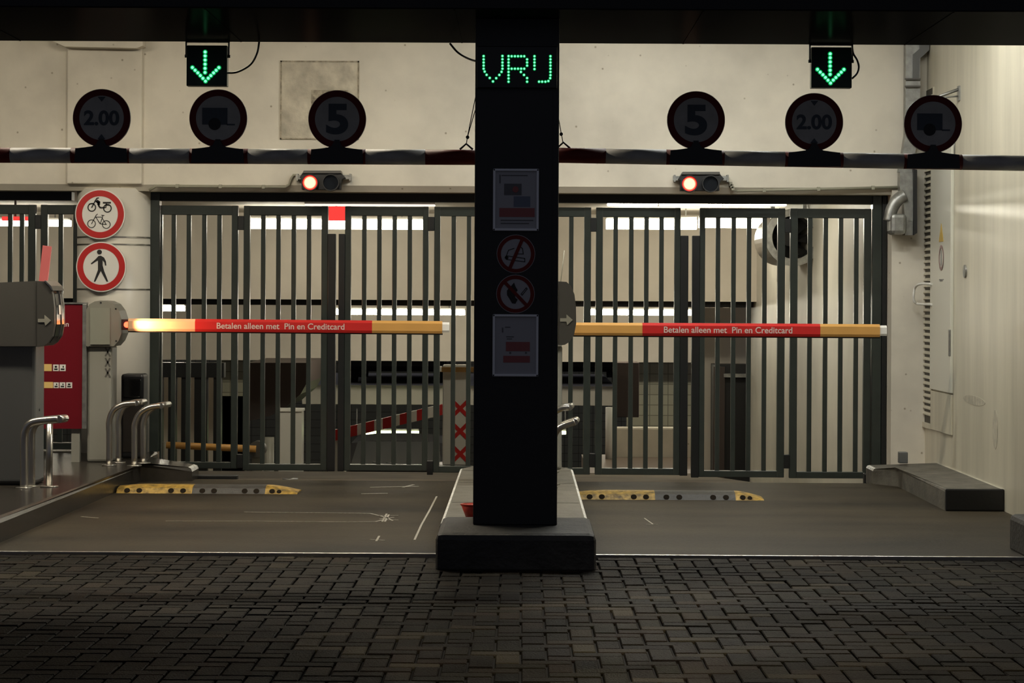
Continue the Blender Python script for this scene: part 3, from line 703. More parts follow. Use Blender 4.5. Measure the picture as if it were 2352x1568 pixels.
leaf([(558, 572.6), (737, 752)], [602.7, 637.7, 673, 708], 'left gate leaf ending at the gap under the red box', 0, edge=(752, 770))
leaf([(791, 805), (970, 983)], [835.2, 870, 905, 940], 'left gate leaf with the black car showing through', 0, [(989, 515), (989, 1075)], edge=(776.7, 791))
leaf([(996, 1010), (1178, 1192)], [1040.8, 1076, 1111, 1146], 'left gate leaf with the red crosses showing through, partly behind pillar', -.01)
leaf([(1228, 1242), (1340.6, 1356.5)], [1275, 1311], 'right gate leaf mostly hidden behind the pillar', -.02, [(1362, 515), (1362, 1056)])
leaf([(1367.7, 1383.6), (1548, 1562)], [1413, 1449, 1484, 1518.5], 'right gate leaf left of the middle gap, tiled wall behind it', -.02, edge=(1562, 1580))
leaf([(1606, 1618.6), (1785, 1802)], [1648.4, 1684.3, 1719.7, 1755.5], 'right gate leaf with the dark doorway showing through', -.035, [(1808, 515), (1808, 1056)], edge=(1588.7, 1606))
leaf([(1814, 1831), (1983, 1999.5)], [1859.5, 1895.5, 1930.5, 1966], 'rightmost gate leaf with the white hall wall behind', -.04)
leaf([(-60, -45), (62, 79)], [-12, 20, 47], 'gate leaf of the far left gateway above the grey terminal', .165, [(85, 515)], group='gate leaves of the far left gateway')
leaf([(91, 107), (166, 178)], [136.5], 'gate leaf of the far left gateway next to the column', .165, group='gate leaves of the far left gateway')
def gframe(x0, x1, label, py):
    t = thing('steel_portal', label, 'gate frame', ((gx(x0) + gx(x1)) / 2, YG, -.1))
    MB().box(gx(x0), gx(x1), YG - .02, YG + .10, AZ(465, YG), Z_LINT - .022).obj('header_beam', M_gated, t)
    return t
t = gframe(340, 1225, 'black steel frame around the left gate', 0)
MB().box(gx(340), gx(366), YG - .04, YG + .08, H_K, Z_LINT - .022, bev=.004).obj('post', M_gate, t)
MB().box(gx(1196), gx(1224), YG - .04, YG + .08, -.1, Z_LINT - .022, bev=.004).obj('post', M_gate, t)
t = gframe(1226, 2037, 'black steel frame around the right gate', 0)
MB().box(gx(2001), gx(2022), YG - .04, YG + .08, -.1, Z_LINT - .022, bev=.004).obj('post', M_gate, t)
MB().box(gx(2022.5), gx(2033), YG - .05, YG + .08, -.1, Z_LINT - .022, bev=.004).obj('post', M_gated, t)
MB().box(gx(2037), gx(2040), YG - .05, YG - .03, .1, AZ(700, YG)).obj('edge_strip', M_alu, t)
t = gframe(-400, 163, 'black steel frame around the far left gateway', 0)
MB().box(gx(-400), gx(-380), YG - .04, YG + .08, H_K, Z_LINT - .022, bev=.004).obj('post', M_gate, t)

# ------------------------------------------------------------------ barriers
def barrier(side, label, x_head0, x_head1, boom_a, boom_b, red0, red1, txt, lit):
    """pixels measured on the photo at the barrier's distance"""
    YH = 17.45 if side == 'left' else 16.95; Y = YH - .16
    yb = 17.25 if side == 'left' else 16.78
    org = A((x_head0 + x_head1) / 2, 900, YH); t = thing('parking_barrier', label, 'barrier', (org.x, YH, H_K), 'barriers with amber booms')
    x0 = x_head0; k = (x_head1 - x_head0) / 95.0
    pr = [(0, 104), (0, 20), (8, 8), (22, 1), (38, -1), (55, 0), (72, 7), (85, 22), (92, 42), (95, 55), (92, 75), (84, 92), (72, 104)]
    zo = 691
    MB().prism([A(x0 + a * k, zo + b, Y) for a, b in pr], (0, .30, 0)).obj('drive_housing', M_grey, t)
    MB().prism([A(x0 + a * k, zo + b, Y - .012) for a, b in [(10, 100), (10, 16), (62, 16), (62, 100)]], (0, .015, 0)).obj('service_cover', mat('greenish_grey_cover', (.24, .245, .20), .5), t)
    m = MB()
    for a, b in ((38, 4), (77, 18), (78, 92)): c = A(x0 + a * k, zo + b, Y - .004); m.disc(c, .007, .006, 10)
    m.obj('screw', M_blk, t)
    p = A(x0 + 9 * k, 1060, YH); q = A(x0 + 74 * k, zo + 104, YH)
    post = MB().box(p.x, q.x, YH - .12, YH + .12, H_K, q.z + .01, bev=.02).obj('post', M_greypost, t)
    m = MB()
    for yy in (808, 832, 856):
        c = A(x0 + 56 * k, yy, YH - .121); m.stroke([(c.x - .016, c.z - .03), (c.x + .016, c.z + .03)], .013, YH - .122); m.stroke([(c.x - .016, c.z + .03), (c.x + .016, c.z - .03)], .013, YH - .122)
    m.obj('cross_emblem', M_dkgrey, post)
    # boom
    a = A(boom_a[0], boom_a[1], yb); b = A(boom_b[0], boom_b[1], yb); hh = .047
    def at_(px): f = (px - boom_a[0]) / (boom_b[0] - boom_a[0]); return a.lerp(b, f)
    def bar(pa, pb, mt, nm, h=hh, d=.03, bev=.012, par=t):
        u, v = at_(pa), at_(pb); m = MB(); ol = [(-h, -d), (-h * .6, -d * 1.25), (h * .6, -d * 1.25), (h, -d * .5), (h, d * .5), (h * .6, d), (-h * .6, d), (-h, d)]
        m.prism([(u.x, u.y + e, u.z + f) for f, e in ol], v - u); return m.obj(nm, mt, par)
    bm_ = bar(boom_a[0], boom_b[0], M_orange, 'boom')
    for i, (f0, f1) in enumerate(((red0, red1),)):
        bar(f0, f1, M_redfilm, 'red_film', hh * 1.012, .032, par=bm_)
    if lit: bar(boom_a[0] + 1, red0, mat('salmon_glow_film', (.72, .42, .24), .5), 'glow_tinted_film', hh * 1.01, .032, par=bm_)  # pale film; the lamp's salmon glow is put into its colour
    u, v = at_(txt[0]), at_(txt[1]); zc = (u.z + v.z) / 2
    tx = text_mesh('lettering', 'Betalen alleen met  Pin en Creditcard', u.x, v.x, zc - .024, zc + .022, yb - .0425, mat('faded_lettering', (.62, .50, .45), .45), bm_, .001, .012)
    for vtx in tx.data.vertices: vtx.co.z += (v.z - u.z) * ((vtx.co.x + bm_['_org'][0] - u.x) / (v.x - u.x) - .5)
    bar(boom_a[0], boom_b[0] + 1, M_black, 'rubber_edge', .006, .02).location = Vector((0, 0, -.051))
    bar(boom_b[0], boom_b[0] + 16, M_white, 'end_cap', .038, .025)
    c = at_(boom_a[0] + 0)
    MB().disc((c.x - .012, yb - .02, c.z), .022, .04, 20).obj('boom_lamp', M_redlit if lit else M_redfilm, t)
    m = MB(); m.box(c.x - .06, c.x + .02, yb + .02, Y + .02, c.z - .04, c.z + .04); m.obj('boom_mount', M_blk, t)
    if lit:
        ld = bpy.data.lights.new('boom_lamp_light', 'SPOT'); ld.color = (1.0, .46, .22); ld.energy = 48; ld.spot_size = math.radians(72); ld.spot_blend = 1.0; ld.shadow_soft_size = .02
        lo = bpy.data.objects.new('boom_lamp_light', ld); COL.objects.link(lo); lo.parent = t
        pos = Vector((c.x - .01, yb - .20, c.z + .03)); lo.location = pos - Vector(t['_org'])
        d = (Vector((c.x + .24, yb - .02, c.z)) - pos); lo.rotation_euler = d.to_track_quat('-Z', 'Y').to_euler()
    return t
barrier('left', 'grey barrier with amber boom closing the left lane', 197, 281, (295, 745.5), (1016, 751.5), 449, 855, (499, 792), True)
barrier('right', 'barrier with amber boom closing the right lane, housing hidden by pillar', 1217, 1312, (1316, 755), (2019, 759), 1475, 1882, (1524, 1818), False)

# ------------------------------------------------------------------ ticket terminals
def terminal(ox, Y, label, black_face=True, arrow_dx=0, postw=(-45, 100), postsplit=77):
    """ox: pixel shift against the measured left terminal; Y: distance"""
    k = 15.15 / Y
    def P(x, y, YY=Y, base=0): return A(ox + x * k, HY + (y - HY) * k, YY)
    org = P(30, 1118); t = thing('ticket_terminal', label, 'ticket terminal', (org.x, Y + .1, H_K))
    pr = [(-70, 652), (10, 648), (83, 645), (83, 795), (-70, 795)]
    MB().prism([P(x, y) for x, y in pr], (0, .34, 0)).obj('rear_housing', mat('charcoal_housing', (.105, .10, .09), .5), t)
    ex = 145 if black_face else 128
    pr = [(83.5, 645), (101, 646), (112, 656), (120, 676), (123.5, 705), (124, 745), (119, 772), (108, 788), (97, 795), (83.5, 796)]
    MB().prism([P(x, y, Y - .006) for x, y in pr], (0, .35, 0)).obj('front_housing', M_dkgrey, t)
    if black_face:
        MB().prism([P(x, y) + Vector((0, .05, 0)) for x, y in [(112, 659), (121, 675), (125.5, 705), (126, 745), (121, 773), (110, 788), (106, 788), (106, 659)]], (0, .24, 0)).obj('reader_face', M_blackpl, t)
        MB().prism([P(x, y, Y - .012) for x, y in [(99, 644), (104, 644.5), (116, 656), (121, 667), (118, 667), (112, 657)]], (0, .37, 0)).obj('rain_hood', M_alu, t)
        MB().prism([P(x, y) + Vector((0, .10, 0)) for x, y in [(120, 700), (127, 700), (127.5, 722), (120, 722)]], (0, .07, 0)).obj('ticket_slot', M_alu, t)
        MB().prism([P(x, y) + Vector((0, .19, 0)) for x, y in [(118, 662), (124, 676), (127.5, 705), (128, 742), (124, 768), (118, 780)]], (0, .012, 0)).obj('trim_band', M_alu, t)
    m = MB(); a = arrow_dx
    m.prism([P(x + a, y, Y - .009) for x, y in [(86, 732), (101, 732), (101, 723), (116, 736), (103, 748), (101, 740), (86, 740)]], (0, .004, 0)); m.obj('arrow_decal', mat('arrow_decal_grey', (.42, .41, .34), .5), t)
    z0 = P(0, 795).z; xa, xb, xs = P(postw[0], 1000).x, P(postw[1], 1000).x, P(postsplit, 1000).x
    p = MB().box(xa, xs, Y + .03, Y + .33, H_K, z0 + .02, bev=.02).obj('post', M_dkpost, t)
    MB().box(xa - .002, xs + .002, Y + .027, Y + .332, H_K, H_K + .05, bev=.02).obj('base_plinth', M_blk, t)
    c = P(70, 943, Y + .05); MB().disc((xs - .004, Y + .16, c.z), .009, .008, 12, 'X').obj('key_lock', M_blk, t)
    return t
terminal(0, 15.15, 'grey ticket terminal with arrow decal at the left edge')
terminal(1203, 15.6, 'grey ticket terminal with arrow decal peeking out behind the pillar', False, 0, (-15, 60), 45)
# slanted strips above both terminals
p = A(103, 600, 15.9)
o = MB().prism([A(88, 646, 15.3), A(108, 646, 15.3), A(117, 566, 15.3), A(97, 563, 15.3)], (0, .02, 0)).obj('reflector_strip', M_pinkfilm)
tag(o, 'slanting faded pink strip rising behind the left ticket terminal', 'reflector strip'); recenter(o)
MBs = MB().tube([A(1286, 666, 15.75), A(1296, 575, 15.75)], .0035, 6).obj('antenna', mat('antenna_grey', (.4, .38, .3), .5)); tag(MBs, 'thin slanting rod above the terminal behind the pillar', 'antenna'); recenter(MBs)

# red information board
YI = 17.3
t = thing('information_board', 'tall red information board with icons beside the barrier', 'board', (AX(170, YI), YI, H_K))
p = A(60, 984, YI); q = A(189, 698, YI); MB().box(p.x, q.x, YI, YI + .03, p.z, q.z).obj('red_panel', M_redboard, t)
r_ = A(197, 984, YI); MB().box(q.x, r_.x, YI - .01, YI + .05, p.z, q.z, bev=.003).obj('panel_edge', M_galv, t)
e = A(196, 698, YI); MB().box(p.x, r_.x, YI - .01, YI + .05, q.z, q.z + .012).obj('top_edge', M_galv, t)
f0 = AX(161, YI, 1020); f1 = AX(180, YI, 1020); MB().box(f0, f1, YI + .03, YI + .09, H_K, p.z + .3).obj('leg', M_greypost, t)
text_mesh('lettering', 'en', AX(143, YI), AX(157, YI), AZ(750, YI, 150), AZ(742, YI, 150), YI - .0015, M_white, t)
for (a, b, c_, d_, mt) in ((98, 836, 118, 852, M_yelbadge), (121, 837, 134, 852, M_white), (136, 837, 150, 852, M_white), (98, 877, 121, 891, M_yelbadge), (122, 878, 134, 891, M_white), (136, 878, 149, 891, M_white), (151, 878, 165, 891, M_white)):
    u = A(a, d_, YI); v = A(c_, b, YI); bd = MB().box(u.x, v.x, YI - .0015, YI, u.z, v.z).obj('icon_tile', mt, t)
    if mt is M_white:
        w_ = v.x - u.x; h_ = v.z - u.z; m = MB()
        m.box(u.x + w_ * .2, u.x + w_ * .8, YI - .0025, YI - .001, u.z + h_ * .15, u.z + h_ * .4)
        m.box(u.x + w_ * (.3 if a % 2 else .5), u.x + w_ * .7, YI - .0025, YI - .001, u.z + h_ * .5, u.z + h_ * .8); m.obj('icon_picture', M_blk, bd)
# black cabinet
p = A(276, 1058, 17.75); q = A(329, 859, 17.75)
t = thing('cabinet', 'black upright cabinet standing against the round column', 'cabinet', ((p.x + q.x) / 2, 17.75, H_K))
MB().box(p.x, q.x, 17.75, 17.98, H_K, q.z, bev=.02).obj('cabinet_body', M_black, t)
a, b = A(281, 913, 17.75), A(324, 870, 17.75); MB().box(a.x, b.x, 17.735, 17.76, a.z, b.z, bev=.01).obj('screen', M_blackpl, t)
MB().box(p.x + .02, q.x - .02, 17.745, 17.755, H_K + .05, A(276, 925, 17.75).z).obj('door', mat('brown_black_door', (.02, .015, .012), .5), t)

# steel guard hoops
def hoop(pts, Y, label, r=.022, dY=.28, dx=.02):
    P = smoothpts([A(x, y, Y) for x, y in pts], 6); P[0].z = H_K; g = thing('guard_hoop', label, 'guard hoop', (P[0].x, Y, H_K), 'bent steel guard hoops')
    MB().tube(P, r, 14).obj('front_leg', M_alu, g)
    P2 = [p + Vector((dx, dY, 0)) for p in P]; P2[0].z = H_K; MB().tube(P2, r, 14).obj('rear_leg', M_alu, g)
    MB().tube([P[-1], P2[-1]], r, 14).obj('cross_tube', M_alu, g)
    for q in (P[0], P2[0]): MB().disc((q.x, q.y, H_K), .055, .008, 24, 'Z').obj('floor_flange', M_alu, g)
hoop([(54, 1118), (54, 1060), (54, 1010), (57, 988), (68, 973), (88, 967), (133, 963)], 14.96, 'bent steel guard hoop in front of the left ticket terminal', .026, .13, .02)
t = thing('guard_post', 'straight steel post beside the left ticket terminal hoop', 'post', (AX(108, 15.02, 1050), 15.08, H_K))
MB().tube([(AX(108, 15.02, 1050), 15.08, H_K), (AX(108, 15.02, 1050), 15.08, AZ(975, 15.02, 106))], .022, 14).obj('post_tube', M_alu, t)
MB().disc((AX(108, 15.02, 1050), 15.08, H_K), .06, .008, 24, 'Z').obj('floor_flange', M_alu, t)
hoop([(250, 1058), (250, 1000), (250, 968), (260, 942), (282, 929), (311, 926)], 17.0, 'bent steel guard hoop in front of the grey barrier post')
hoop([(308, 1058), (308, 1000), (309, 974), (320, 950), (342, 936), (368, 932)], 16.95, 'bent steel guard hoop beside the black cabinet')
hoop([(1262, 1075), (1262, 1000), (1264, 960), (1276, 945), (1290, 938), (1308, 936)], 16.3, 'bent steel guard hoop end behind the pillar, higher one')
hoop([(1262, 1130), (1262, 1040), (1268, 1005), (1282, 985), (1298, 976), (1320, 969)], 15.2, 'bent steel guard hoop end behind the pillar, lower one')
# red cup on the island
c = A(1084, 1197, 13.05)
m = MB(); m.tube([(c.x, 13.1, H_K + .0), (c.x, 13.1, H_K + .08)], [.035, .065], 24); m.ring((c.x, 13.1, H_K + .075), .068, .055, .008, 24, axis='Z')
o = m.obj('plastic_cup', mat('red_plastic', (.55, .05, .03), .35)); tag(o, 'small red plastic cup on the island behind the pillar foot', 'cup'); recenter(o)

# ------------------------------------------------------------------ right wall fittings
def W(px, py):
    """point on the right wall"""
    du, dv = px - 1176.0, py - HY; u = px + dv * ROLL; v = py - du * ROLL
    Y = X_R * F / (u - HX); return Vector((X_R, Y, EYE - (v - HY) * Y / F))
M_door = mat('door_satin_paint', (.66, .65, .56), .17)
d0, d1 = W(2190, 600).y, W(2143, 600).y; l1 = W(2113, 600).y
zdb = W(2190, 903).z; ztop = W(2190, 395).z
t = thing('louvre_door', 'satin metal door leaf with louvre panel on the right wall', 'door', (X_R, (d0 + l1) / 2, .3))
MB().box(X_R - .025, X_R, d0, d1, zdb, ztop + .35, bev=.004).obj('door_panel', M_door, t)
MB().box(X_R - .018, X_R, d0, d1, W(2190, 1000).z, zdb - .012, bev=.003).obj('kick_panel', M_sidewall, t)
zl0, zl1 = W(2128, 955).z, W(2128, 380).z + .6
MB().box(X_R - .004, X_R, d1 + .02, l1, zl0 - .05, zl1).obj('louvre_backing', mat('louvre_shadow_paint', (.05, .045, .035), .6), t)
m = MB(); n = int((zl1 - zl0) / .0485)
for i in range(n):
    z = zl0 + (i + .5) * .0485
    m.prism([(X_R - .002, d1 + .012, z + .014), (X_R - .002, d1 + .012, z + .004), (X_R - .018, d1 + .012, z - .012), (X_R - .018, d1 + .012, z - .002)], (0, l1 - d1 - .02, 0))
m.obj('louvre_slats', M_sidewall, t)
m = MB(); m.box(X_R - .012, X_R, d1 - .01, d1 + .01, zl0 - .05, zl1); m.box(X_R - .012, X_R, l1 - .005, l1 + .02, zl0 - .05, zl1); m.box(X_R - .024, X_R, d1, l1, zl0 - .09, zl0 - .05); m.obj('louvre_frame', M_sidewall, t)
# door handle bar
h = [W(2148, 652), W(2140, 652), W(2133, 660), W(2127, 678), W(2126, 692), W(2132, 698), W(2148, 699)]
MB().tube(smoothpts([(X_R - .03, h[0].y, h[0].z), (X_R - .09, h[1].y, h[1].z), (X_R - .11, h[2].y, h[2].z), (X_R - .12, h[3].y - .1, h[3].z), (X_R - .11, h[4].y - .1, h[4].z), (X_R - .08, h[5].y, h[5].z), (X_R - .03, h[6].y, h[6].z)]), .010, 10).obj('pull_handle', M_white, t)
c = W(2169, 540); m = MB(); m.prism([(X_R - .026, c.y - .09, c.z - .05), (X_R - .026, c.y + .09, c.z - .05), (X_R - .026, c.y, c.z + .09)], (-.003, 0, 0)); m.obj('yellow_warning_triangle', mat('warning_yellow', (.45, .30, .05), .5), t)
c = W(2169, 592); MB().ring((X_R - .029, c.y, c.z), .098, .075, .003, 40, axis='X').obj('prohibition_ring', mat('ring_print', (.25, .16, .15), .5), t)
m = MB()
for i in range(2): c = W(2169, 642 + i * 3); m.box(X_R - .028, X_R - .025, c.y - .09 + i * .04, c.y + .09 - i * .03, c.z - .004, c.z + .004)
m.obj('printed_text', M_pg, t); m = MB(); c = W(2169, 562); m.box(X_R - .029, X_R - .026, c.y - .005, c.y + .005, c.z - .16, c.z - .04); m.obj('arrow_print', M_pg, t)
c = W(2188, 787); MB().box(X_R - .032, X_R - .02, c.y - .02, c.y + .02, c.z - .10, c.z + .10, bev=.003).obj('edge_plate', M_galv, t)
c = W(2217, 623); o = MB().prism([(X_R, c.y + .05 * math.cos(a), c.z + .047 * math.sin(a)) for a in [i * PI / 10 for i in range(20)]], (-.012, 0, 0)).obj('keyhole_cover', M_galv); tag(o, 'small oval dark cover on the right wall beyond the door', 'wall cover'); recenter(o)
def wallstain(px0, py0, px1, py1, lab):
    a = W(px0, py1); b = W(px1, py0); cy, cz = (a.y + b.y) / 2, (a.z + b.z) / 2; ry, rz = abs(a.y - b.y) / 2, abs(a.z - b.z) / 2
    o = MB().prism([(X_R, cy + ry * math.cos(q), cz + rz * math.sin(q)) for q in [i * PI / 12 for i in range(24)]], (-.002, 0, 0)).obj('scuff_mark', mat('scuff', (.47, .44, .35), .6, var=.3, vscale=20)); tag(o, lab, 'scuff mark'); recenter(o)
wallstain(2279, 942, 2291, 1030, 'tall oval grey scuff on the lower right wall')
wallstain(2212, 914, 2262, 924, 'flat grey scuff on the right wall below the door height')
# galvanised cable duct in the corner, and elbow pipe
YD = 18.18
t = thing('cable_duct', 'galvanised cable duct running down the wall corner', 'duct', (AX(2100, YD), YD, AZ(540, YD)))
def pz(x, y, Y=YD): return A(x, y, Y)
MB().prism([pz(2080, 60), pz(2094, 60), pz(2113, 60, YD), pz(2113, 200), pz(2112, 290), pz(2098, 372), pz(2096, 395), pz(2064, 395), pz(2069, 372), pz(2079, 310)], (0, .10, 0)).obj('upper_duct', M_galv, t)
MB().prism([pz(2067, 395, YD - .02), pz(2099, 395, YD - .02), pz(2096, 500, YD - .02), pz(2096, 540, YD - .02), pz(2078, 540, YD - .02), pz(2076, 470, YD - .02), pz(2066, 430, YD - .02)], (0, .12, 0)).obj('lower_duct', M_galv, t)
MB().prism([pz(2110, 60, YD - .03), pz(2134, 60, YD - .03), pz(2134, 115, YD - .03), pz(2112, 135, YD - .03), pz(2110, 180, YD - .03), pz(2096, 182, YD - .03), pz(2097, 125, YD - .03), pz(2112, 112, YD - .03)], (0, .06, 0)).obj('side_branch', M_dkpost, t)
for py in (183, 200, 290): a = A(2078, py, YD - .04); b = A(2114, py - 6, YD - .04); MB().box(a.x, b.x, YD - .04, YD - .02, min(a.z, b.z), min(a.z, b.z) + .012).obj('clamp_band', M_dkgrey, t)
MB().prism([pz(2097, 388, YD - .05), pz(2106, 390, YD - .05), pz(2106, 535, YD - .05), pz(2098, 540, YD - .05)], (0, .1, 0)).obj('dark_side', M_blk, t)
m = MB(); P = smoothpts([pz(2078, 448, YD - .03), pz(2062, 458, YD - .03), pz(2048, 480, YD - .03), pz(2042, 508, YD - .03)]); m.tube(P, .05, 16)
m.box(pz(2040, 540).x, pz(2077, 490).x, YD - .12, YD + .1, pz(2040, 539).z, pz(2077, 492).z, bev=.03)
o = m.obj('elbow_pipe', M_galv); tag(o, 'shiny elbow pipe beside the duct at the gate corner', 'pipe'); recenter(o)
# bracket on the wall
c = W(2203, 215); m = MB(); m.box(X_R - .012, X_R, c.y - .035, c.y + .035, c.z - .055, c.z + .055)
m.tube([(X_R - .01, c.y, c.z + .03), (X_R - .17, c.y + .02, c.z - .03)], .012, 8); m.tube([(X_R - .01, c.y, c.z - .02), (X_R - .17, c.y + .02, c.z - .035)], .006, 8)
o = m.obj('wall_bracket', M_galv); tag(o, 'small triangular steel bracket high on the right wall', 'bracket'); recenter(o)
c = W(2195, 350); o = MB().tube([(X_R - .012, c.y, c.z - .1), (X_R - .012, c.y, W(2195, 290).z)], .006, 8).obj('thin_pipe', M_galv); tag(o, 'thin vertical pipe on the right wall under the bracket', 'pipe'); recenter(o)
p = A(2063, 1063, 17.7); q = A(2083, 1037, 17.7); o = MB().box(p.x, q.x, 17.66, 17.74, H_K, q.z, bev=.006).obj('socket_box', M_dkpost); tag(o, 'small grey box on the kerb at the right gate post', 'box'); recenter(o)
p = A(2000, 1104, 18.2); o = MB().box(AX(1983, 18.2, 1100), AX(2003, 18.2, 1100), 18.16, 18.24, -.12, AZ(1082, 18.2), bev=.006).obj('gate_stop', M_gated); tag(o, 'black gate stop at the foot of the rightmost leaf', 'gate stop'); recenter(o)
p = A(520, 1098, 17.9); o = MB().box(AX(450, 17.9, 1100), AX(549, 17.9, 1100), 17.75, 17.85, -.05, .015, bev=.004).obj('gate_stop', M_gated); tag(o, 'low black block filling the shadow under the leftmost gate leaf', 'gate stop'); recenter(o)  # low black block stands for the shadow under the leaf
c = G(660, 1104); o = MB().tube([A(650, 1101, 17.75), A(664, 1103, 17.72), A(674, 1100, 17.72), A(684, 1101, 17.72)], .012, 8).obj('cable_scrap', M_galv); tag(o, 'bright metal scrap on the asphalt under the left gate', 'debris'); recenter(o)

# ------------------------------------------------------------------ hall behind the gates
CE = 2.46
m = MB(); m.box(-12, 3.4, Y_WALL + .3, 28.8, CE, CE + .2); struct(m.obj('ceiling_hall', M_hall))
YF = 28.5
m = MB(); m.box(-12, 3.4, YF, YF + .3, AZ(690, YF), CE); struct(m.obj('wall_hall_fascia', M_hall))
m = MB(); m.box(-12, 2.92, YF + .31, YF + .6, AZ(703, YF + .31), AZ(688, YF + .31)); o = m.obj('dark_strip', M_blk); tag(o, 'dark strip under the upper concrete fascia in the hall', 'strip'); recenter(o)  # dark strip added for the dark line between the two fascias
YF2 = 36.0
m = MB(); m.box(-12, 4.4, YF2, YF2 + .3, AZ(830, YF2), 1.7); struct(m.obj('wall_lower_fascia', M_hall))
m = MB(); m.box(-12, 4.4, YF + .3, YF2 + .3, 1.7, 1.9); struct(m.obj('ceiling_lower_hall', M_hall))
YF3 = 38.0
m = MB(); m.box(AX(695, YF3), AX(1415, YF3), YF3, YF3 + 6, AZ(930, YF3), AZ(886, YF3)); struct(m.obj('floor_parking_deck', M_hall))
m = MB(); m.box(-12, 6, 48, 48.2, -2.6, 1.8); struct(m.obj('wall_back', M_tile))
m = MB(); m.box(AX(505, 37.5), AX(565, 37.5), 37.4, 37.6, -2.6, .5); m.box(AX(480, 37.5), AX(566, 37.5), 37.4, 37.6, -2.6, AZ(912, 37.5)); struct(m.obj('wall_tiled_left', M_tile))
m = MB(); m.box(AX(1440, 37.5), AX(1720, 37.5), 37.4, 37.6, -2.6, .6); struct(m.obj('wall_tiled_right', M_tile))
# hall right side wall
m = MB(); m.box(2.93, 3.4, 18.9, 29.2, -2.4, CE); struct(m.obj('wall_hall_right', wall_mat('hall_side_paint', (.72, .69, .60), .5, .15, False)))
m = MB(); m.box(AX(1610, 30.5), 3.4, 30.3, 30.5, -2.4, AZ(704, 30.5)); struct(m.obj('wall_hall_right_end', M_hall))
def hall_box(name, x0, y0, x1, y1, Y, d, mt, label, cat, bev=0.01, group=None):
    p = A(x0, y1, Y); q = A(x1, y0, Y); o = MB().box(p.x, q.x, Y, Y + d, p.z, q.z, bev=bev).obj(name, mt); tag(o, label, cat, group); recenter(o); return o
# low wall and platform behind right gate
m = MB(); m.box(AX(1345, 25), AX(1600, 25), 23.6, 26.4, -1.2, -.40); o = m.obj('hall_platform', mat('platform_brown', (.16, .12, .095), .5)); tag(o, 'brown raised platform in the hall behind the right gate', 'platform'); recenter(o)
m = MB(); m.box(AX(1412, 26), AX(1600, 26), 26.0, 26.2, -.42, AZ(980, 26), bev=.02); o = m.obj('low_wall', M_wall); tag(o, 'low cream wall on the hall platform behind the right gate', 'wall'); recenter(o)
m = MB(); p = A(1402, 1075, 25.6); m.disc((p.x, 25.7, -.42), .055, AZ(935, 25.6) + .42, 24, 'Z'); o = m.obj('white_bollard', M_white); tag(o, 'slim white bollard beside the low wall in the hall', 'bollard'); recenter(o)
hall_box('dark_hanging_duct', 1412, 832, 1468, 958, 33, .5, M_brown, 'dark hanging duct in the hall behind the right gate', 'duct')
# dark doorway
t = thing('doorway', 'dark doorway with brown jambs in the hall behind the right gate', 'doorway', A(1660, 1100, 29.6))
p = A(1640, 1240, 29.6); q = A(1722, 838, 29.6); MB().box(p.x, q.x, 29.6, 30.25, -2.3, q.z).obj('door_recess', M_blk, t)
p = A(1636, 1240, 29.55); q = A(1664, 842, 29.55); MB().box(p.x, q.x, 29.5, 29.6, -2.3, q.z).obj('jamb', M_brown, t)
p = A(1662, 866, 29.5); q = A(1718, 858, 29.5); MB().box(p.x, q.x, 29.48, 29.6, p.z, q.z).obj('door_rail', M_galv, t)
# left dark frames and sloping stair underside
t = thing('doorway', 'dark steel door frame in the hall behind the left gate', 'doorway', A(440, 1100, 30))
m = MB()
for x0, x1 in ((366, 373), (384, 404), (414, 426), (444, 476), (488, 508)): p = A(x0, 1250, 30); q = A(x1, 860, 30); m.box(p.x, q.x, 30, 30.12, -2, q.z)
m.obj('frame_post', M_gated, t); p = A(366, 866, 30); q = A(515, 833, 30); MB().box(p.x, q.x, 29.95, 30.15, p.z, q.z).obj('lintel', M_gated, t)
p = A(372, 1000, 33); q = A(505, 866, 33); o = MB().box(p.x - .3, q.x, 33, 33.1, -2.4, q.z).obj('panel_wall', M_hall); o['kind'] = 'structure'; o.name = 'wall_panel_left'
o = MB().prism([A(x, y, 32) for x, y in ((566, 833), (706, 833), (704, 880), (690, 905), (655, 935), (620, 955), (566, 968))], (0, 2.5, 0)).obj('stair_underside', M_brown); tag(o, 'dark sloping stair underside in the hall behind the left gate', 'stair'); recenter(o)
# cabinets, columns, booms in the hall
t = thing('white_cabinet', 'tall white cabinet in the hall seen under the stair', 'cabinet', A(667, 1200, 29))
p = A(638, 1240, 29); q = A(693, 945, 29); MB().box(p.x, q.x, 29, 29.3, -1.65, q.z, bev=.01).obj('cabinet_body', M_cab, t); p = A(638, 945, 29); q = A(693, 939, 29); MB().box(p.x - .01, q.x + .01, 28.98, 29.32, p.z, q.z, bev=.005).obj('cabinet_top', M_white, t)
m = MB(); c = A(616, 1100, 28.4); m.disc((c.x, 28.5, -1.5), .06, AZ(1008, 28.4) + 1.5, 24, 'Z'); o = m.obj('hall_bollard', M_greypost); tag(o, 'grey round bollard beside the white cabinet in the hall', 'bollard'); recenter(o)
t = thing('hall_barrier', 'low amber barrier boom in the hall behind the left gate', 'barrier', A(590, 1100, 27.5))
MB().tube([A(382, 1022, 27.5), A(588, 1031, 27.5)], .042, 14).obj('boom', M_orange, t); c = A(592, 1031, 27.6); MB().disc((c.x, 27.5, c.z), .10, .2, 24).obj('drive_head', M_dkgrey, t)
MB().box(c.x - .06, c.x + .06, 27.55, 27.75, -1.3, c.z).obj('post', M_grey, t)
MB().box(A(372, 0, 27.5).x, A(381, 0, 27.5).x, 27.45, 27.55, -1.3, A(376, 1015, 27.5).z).obj('rest_post', M_dkgrey, t)
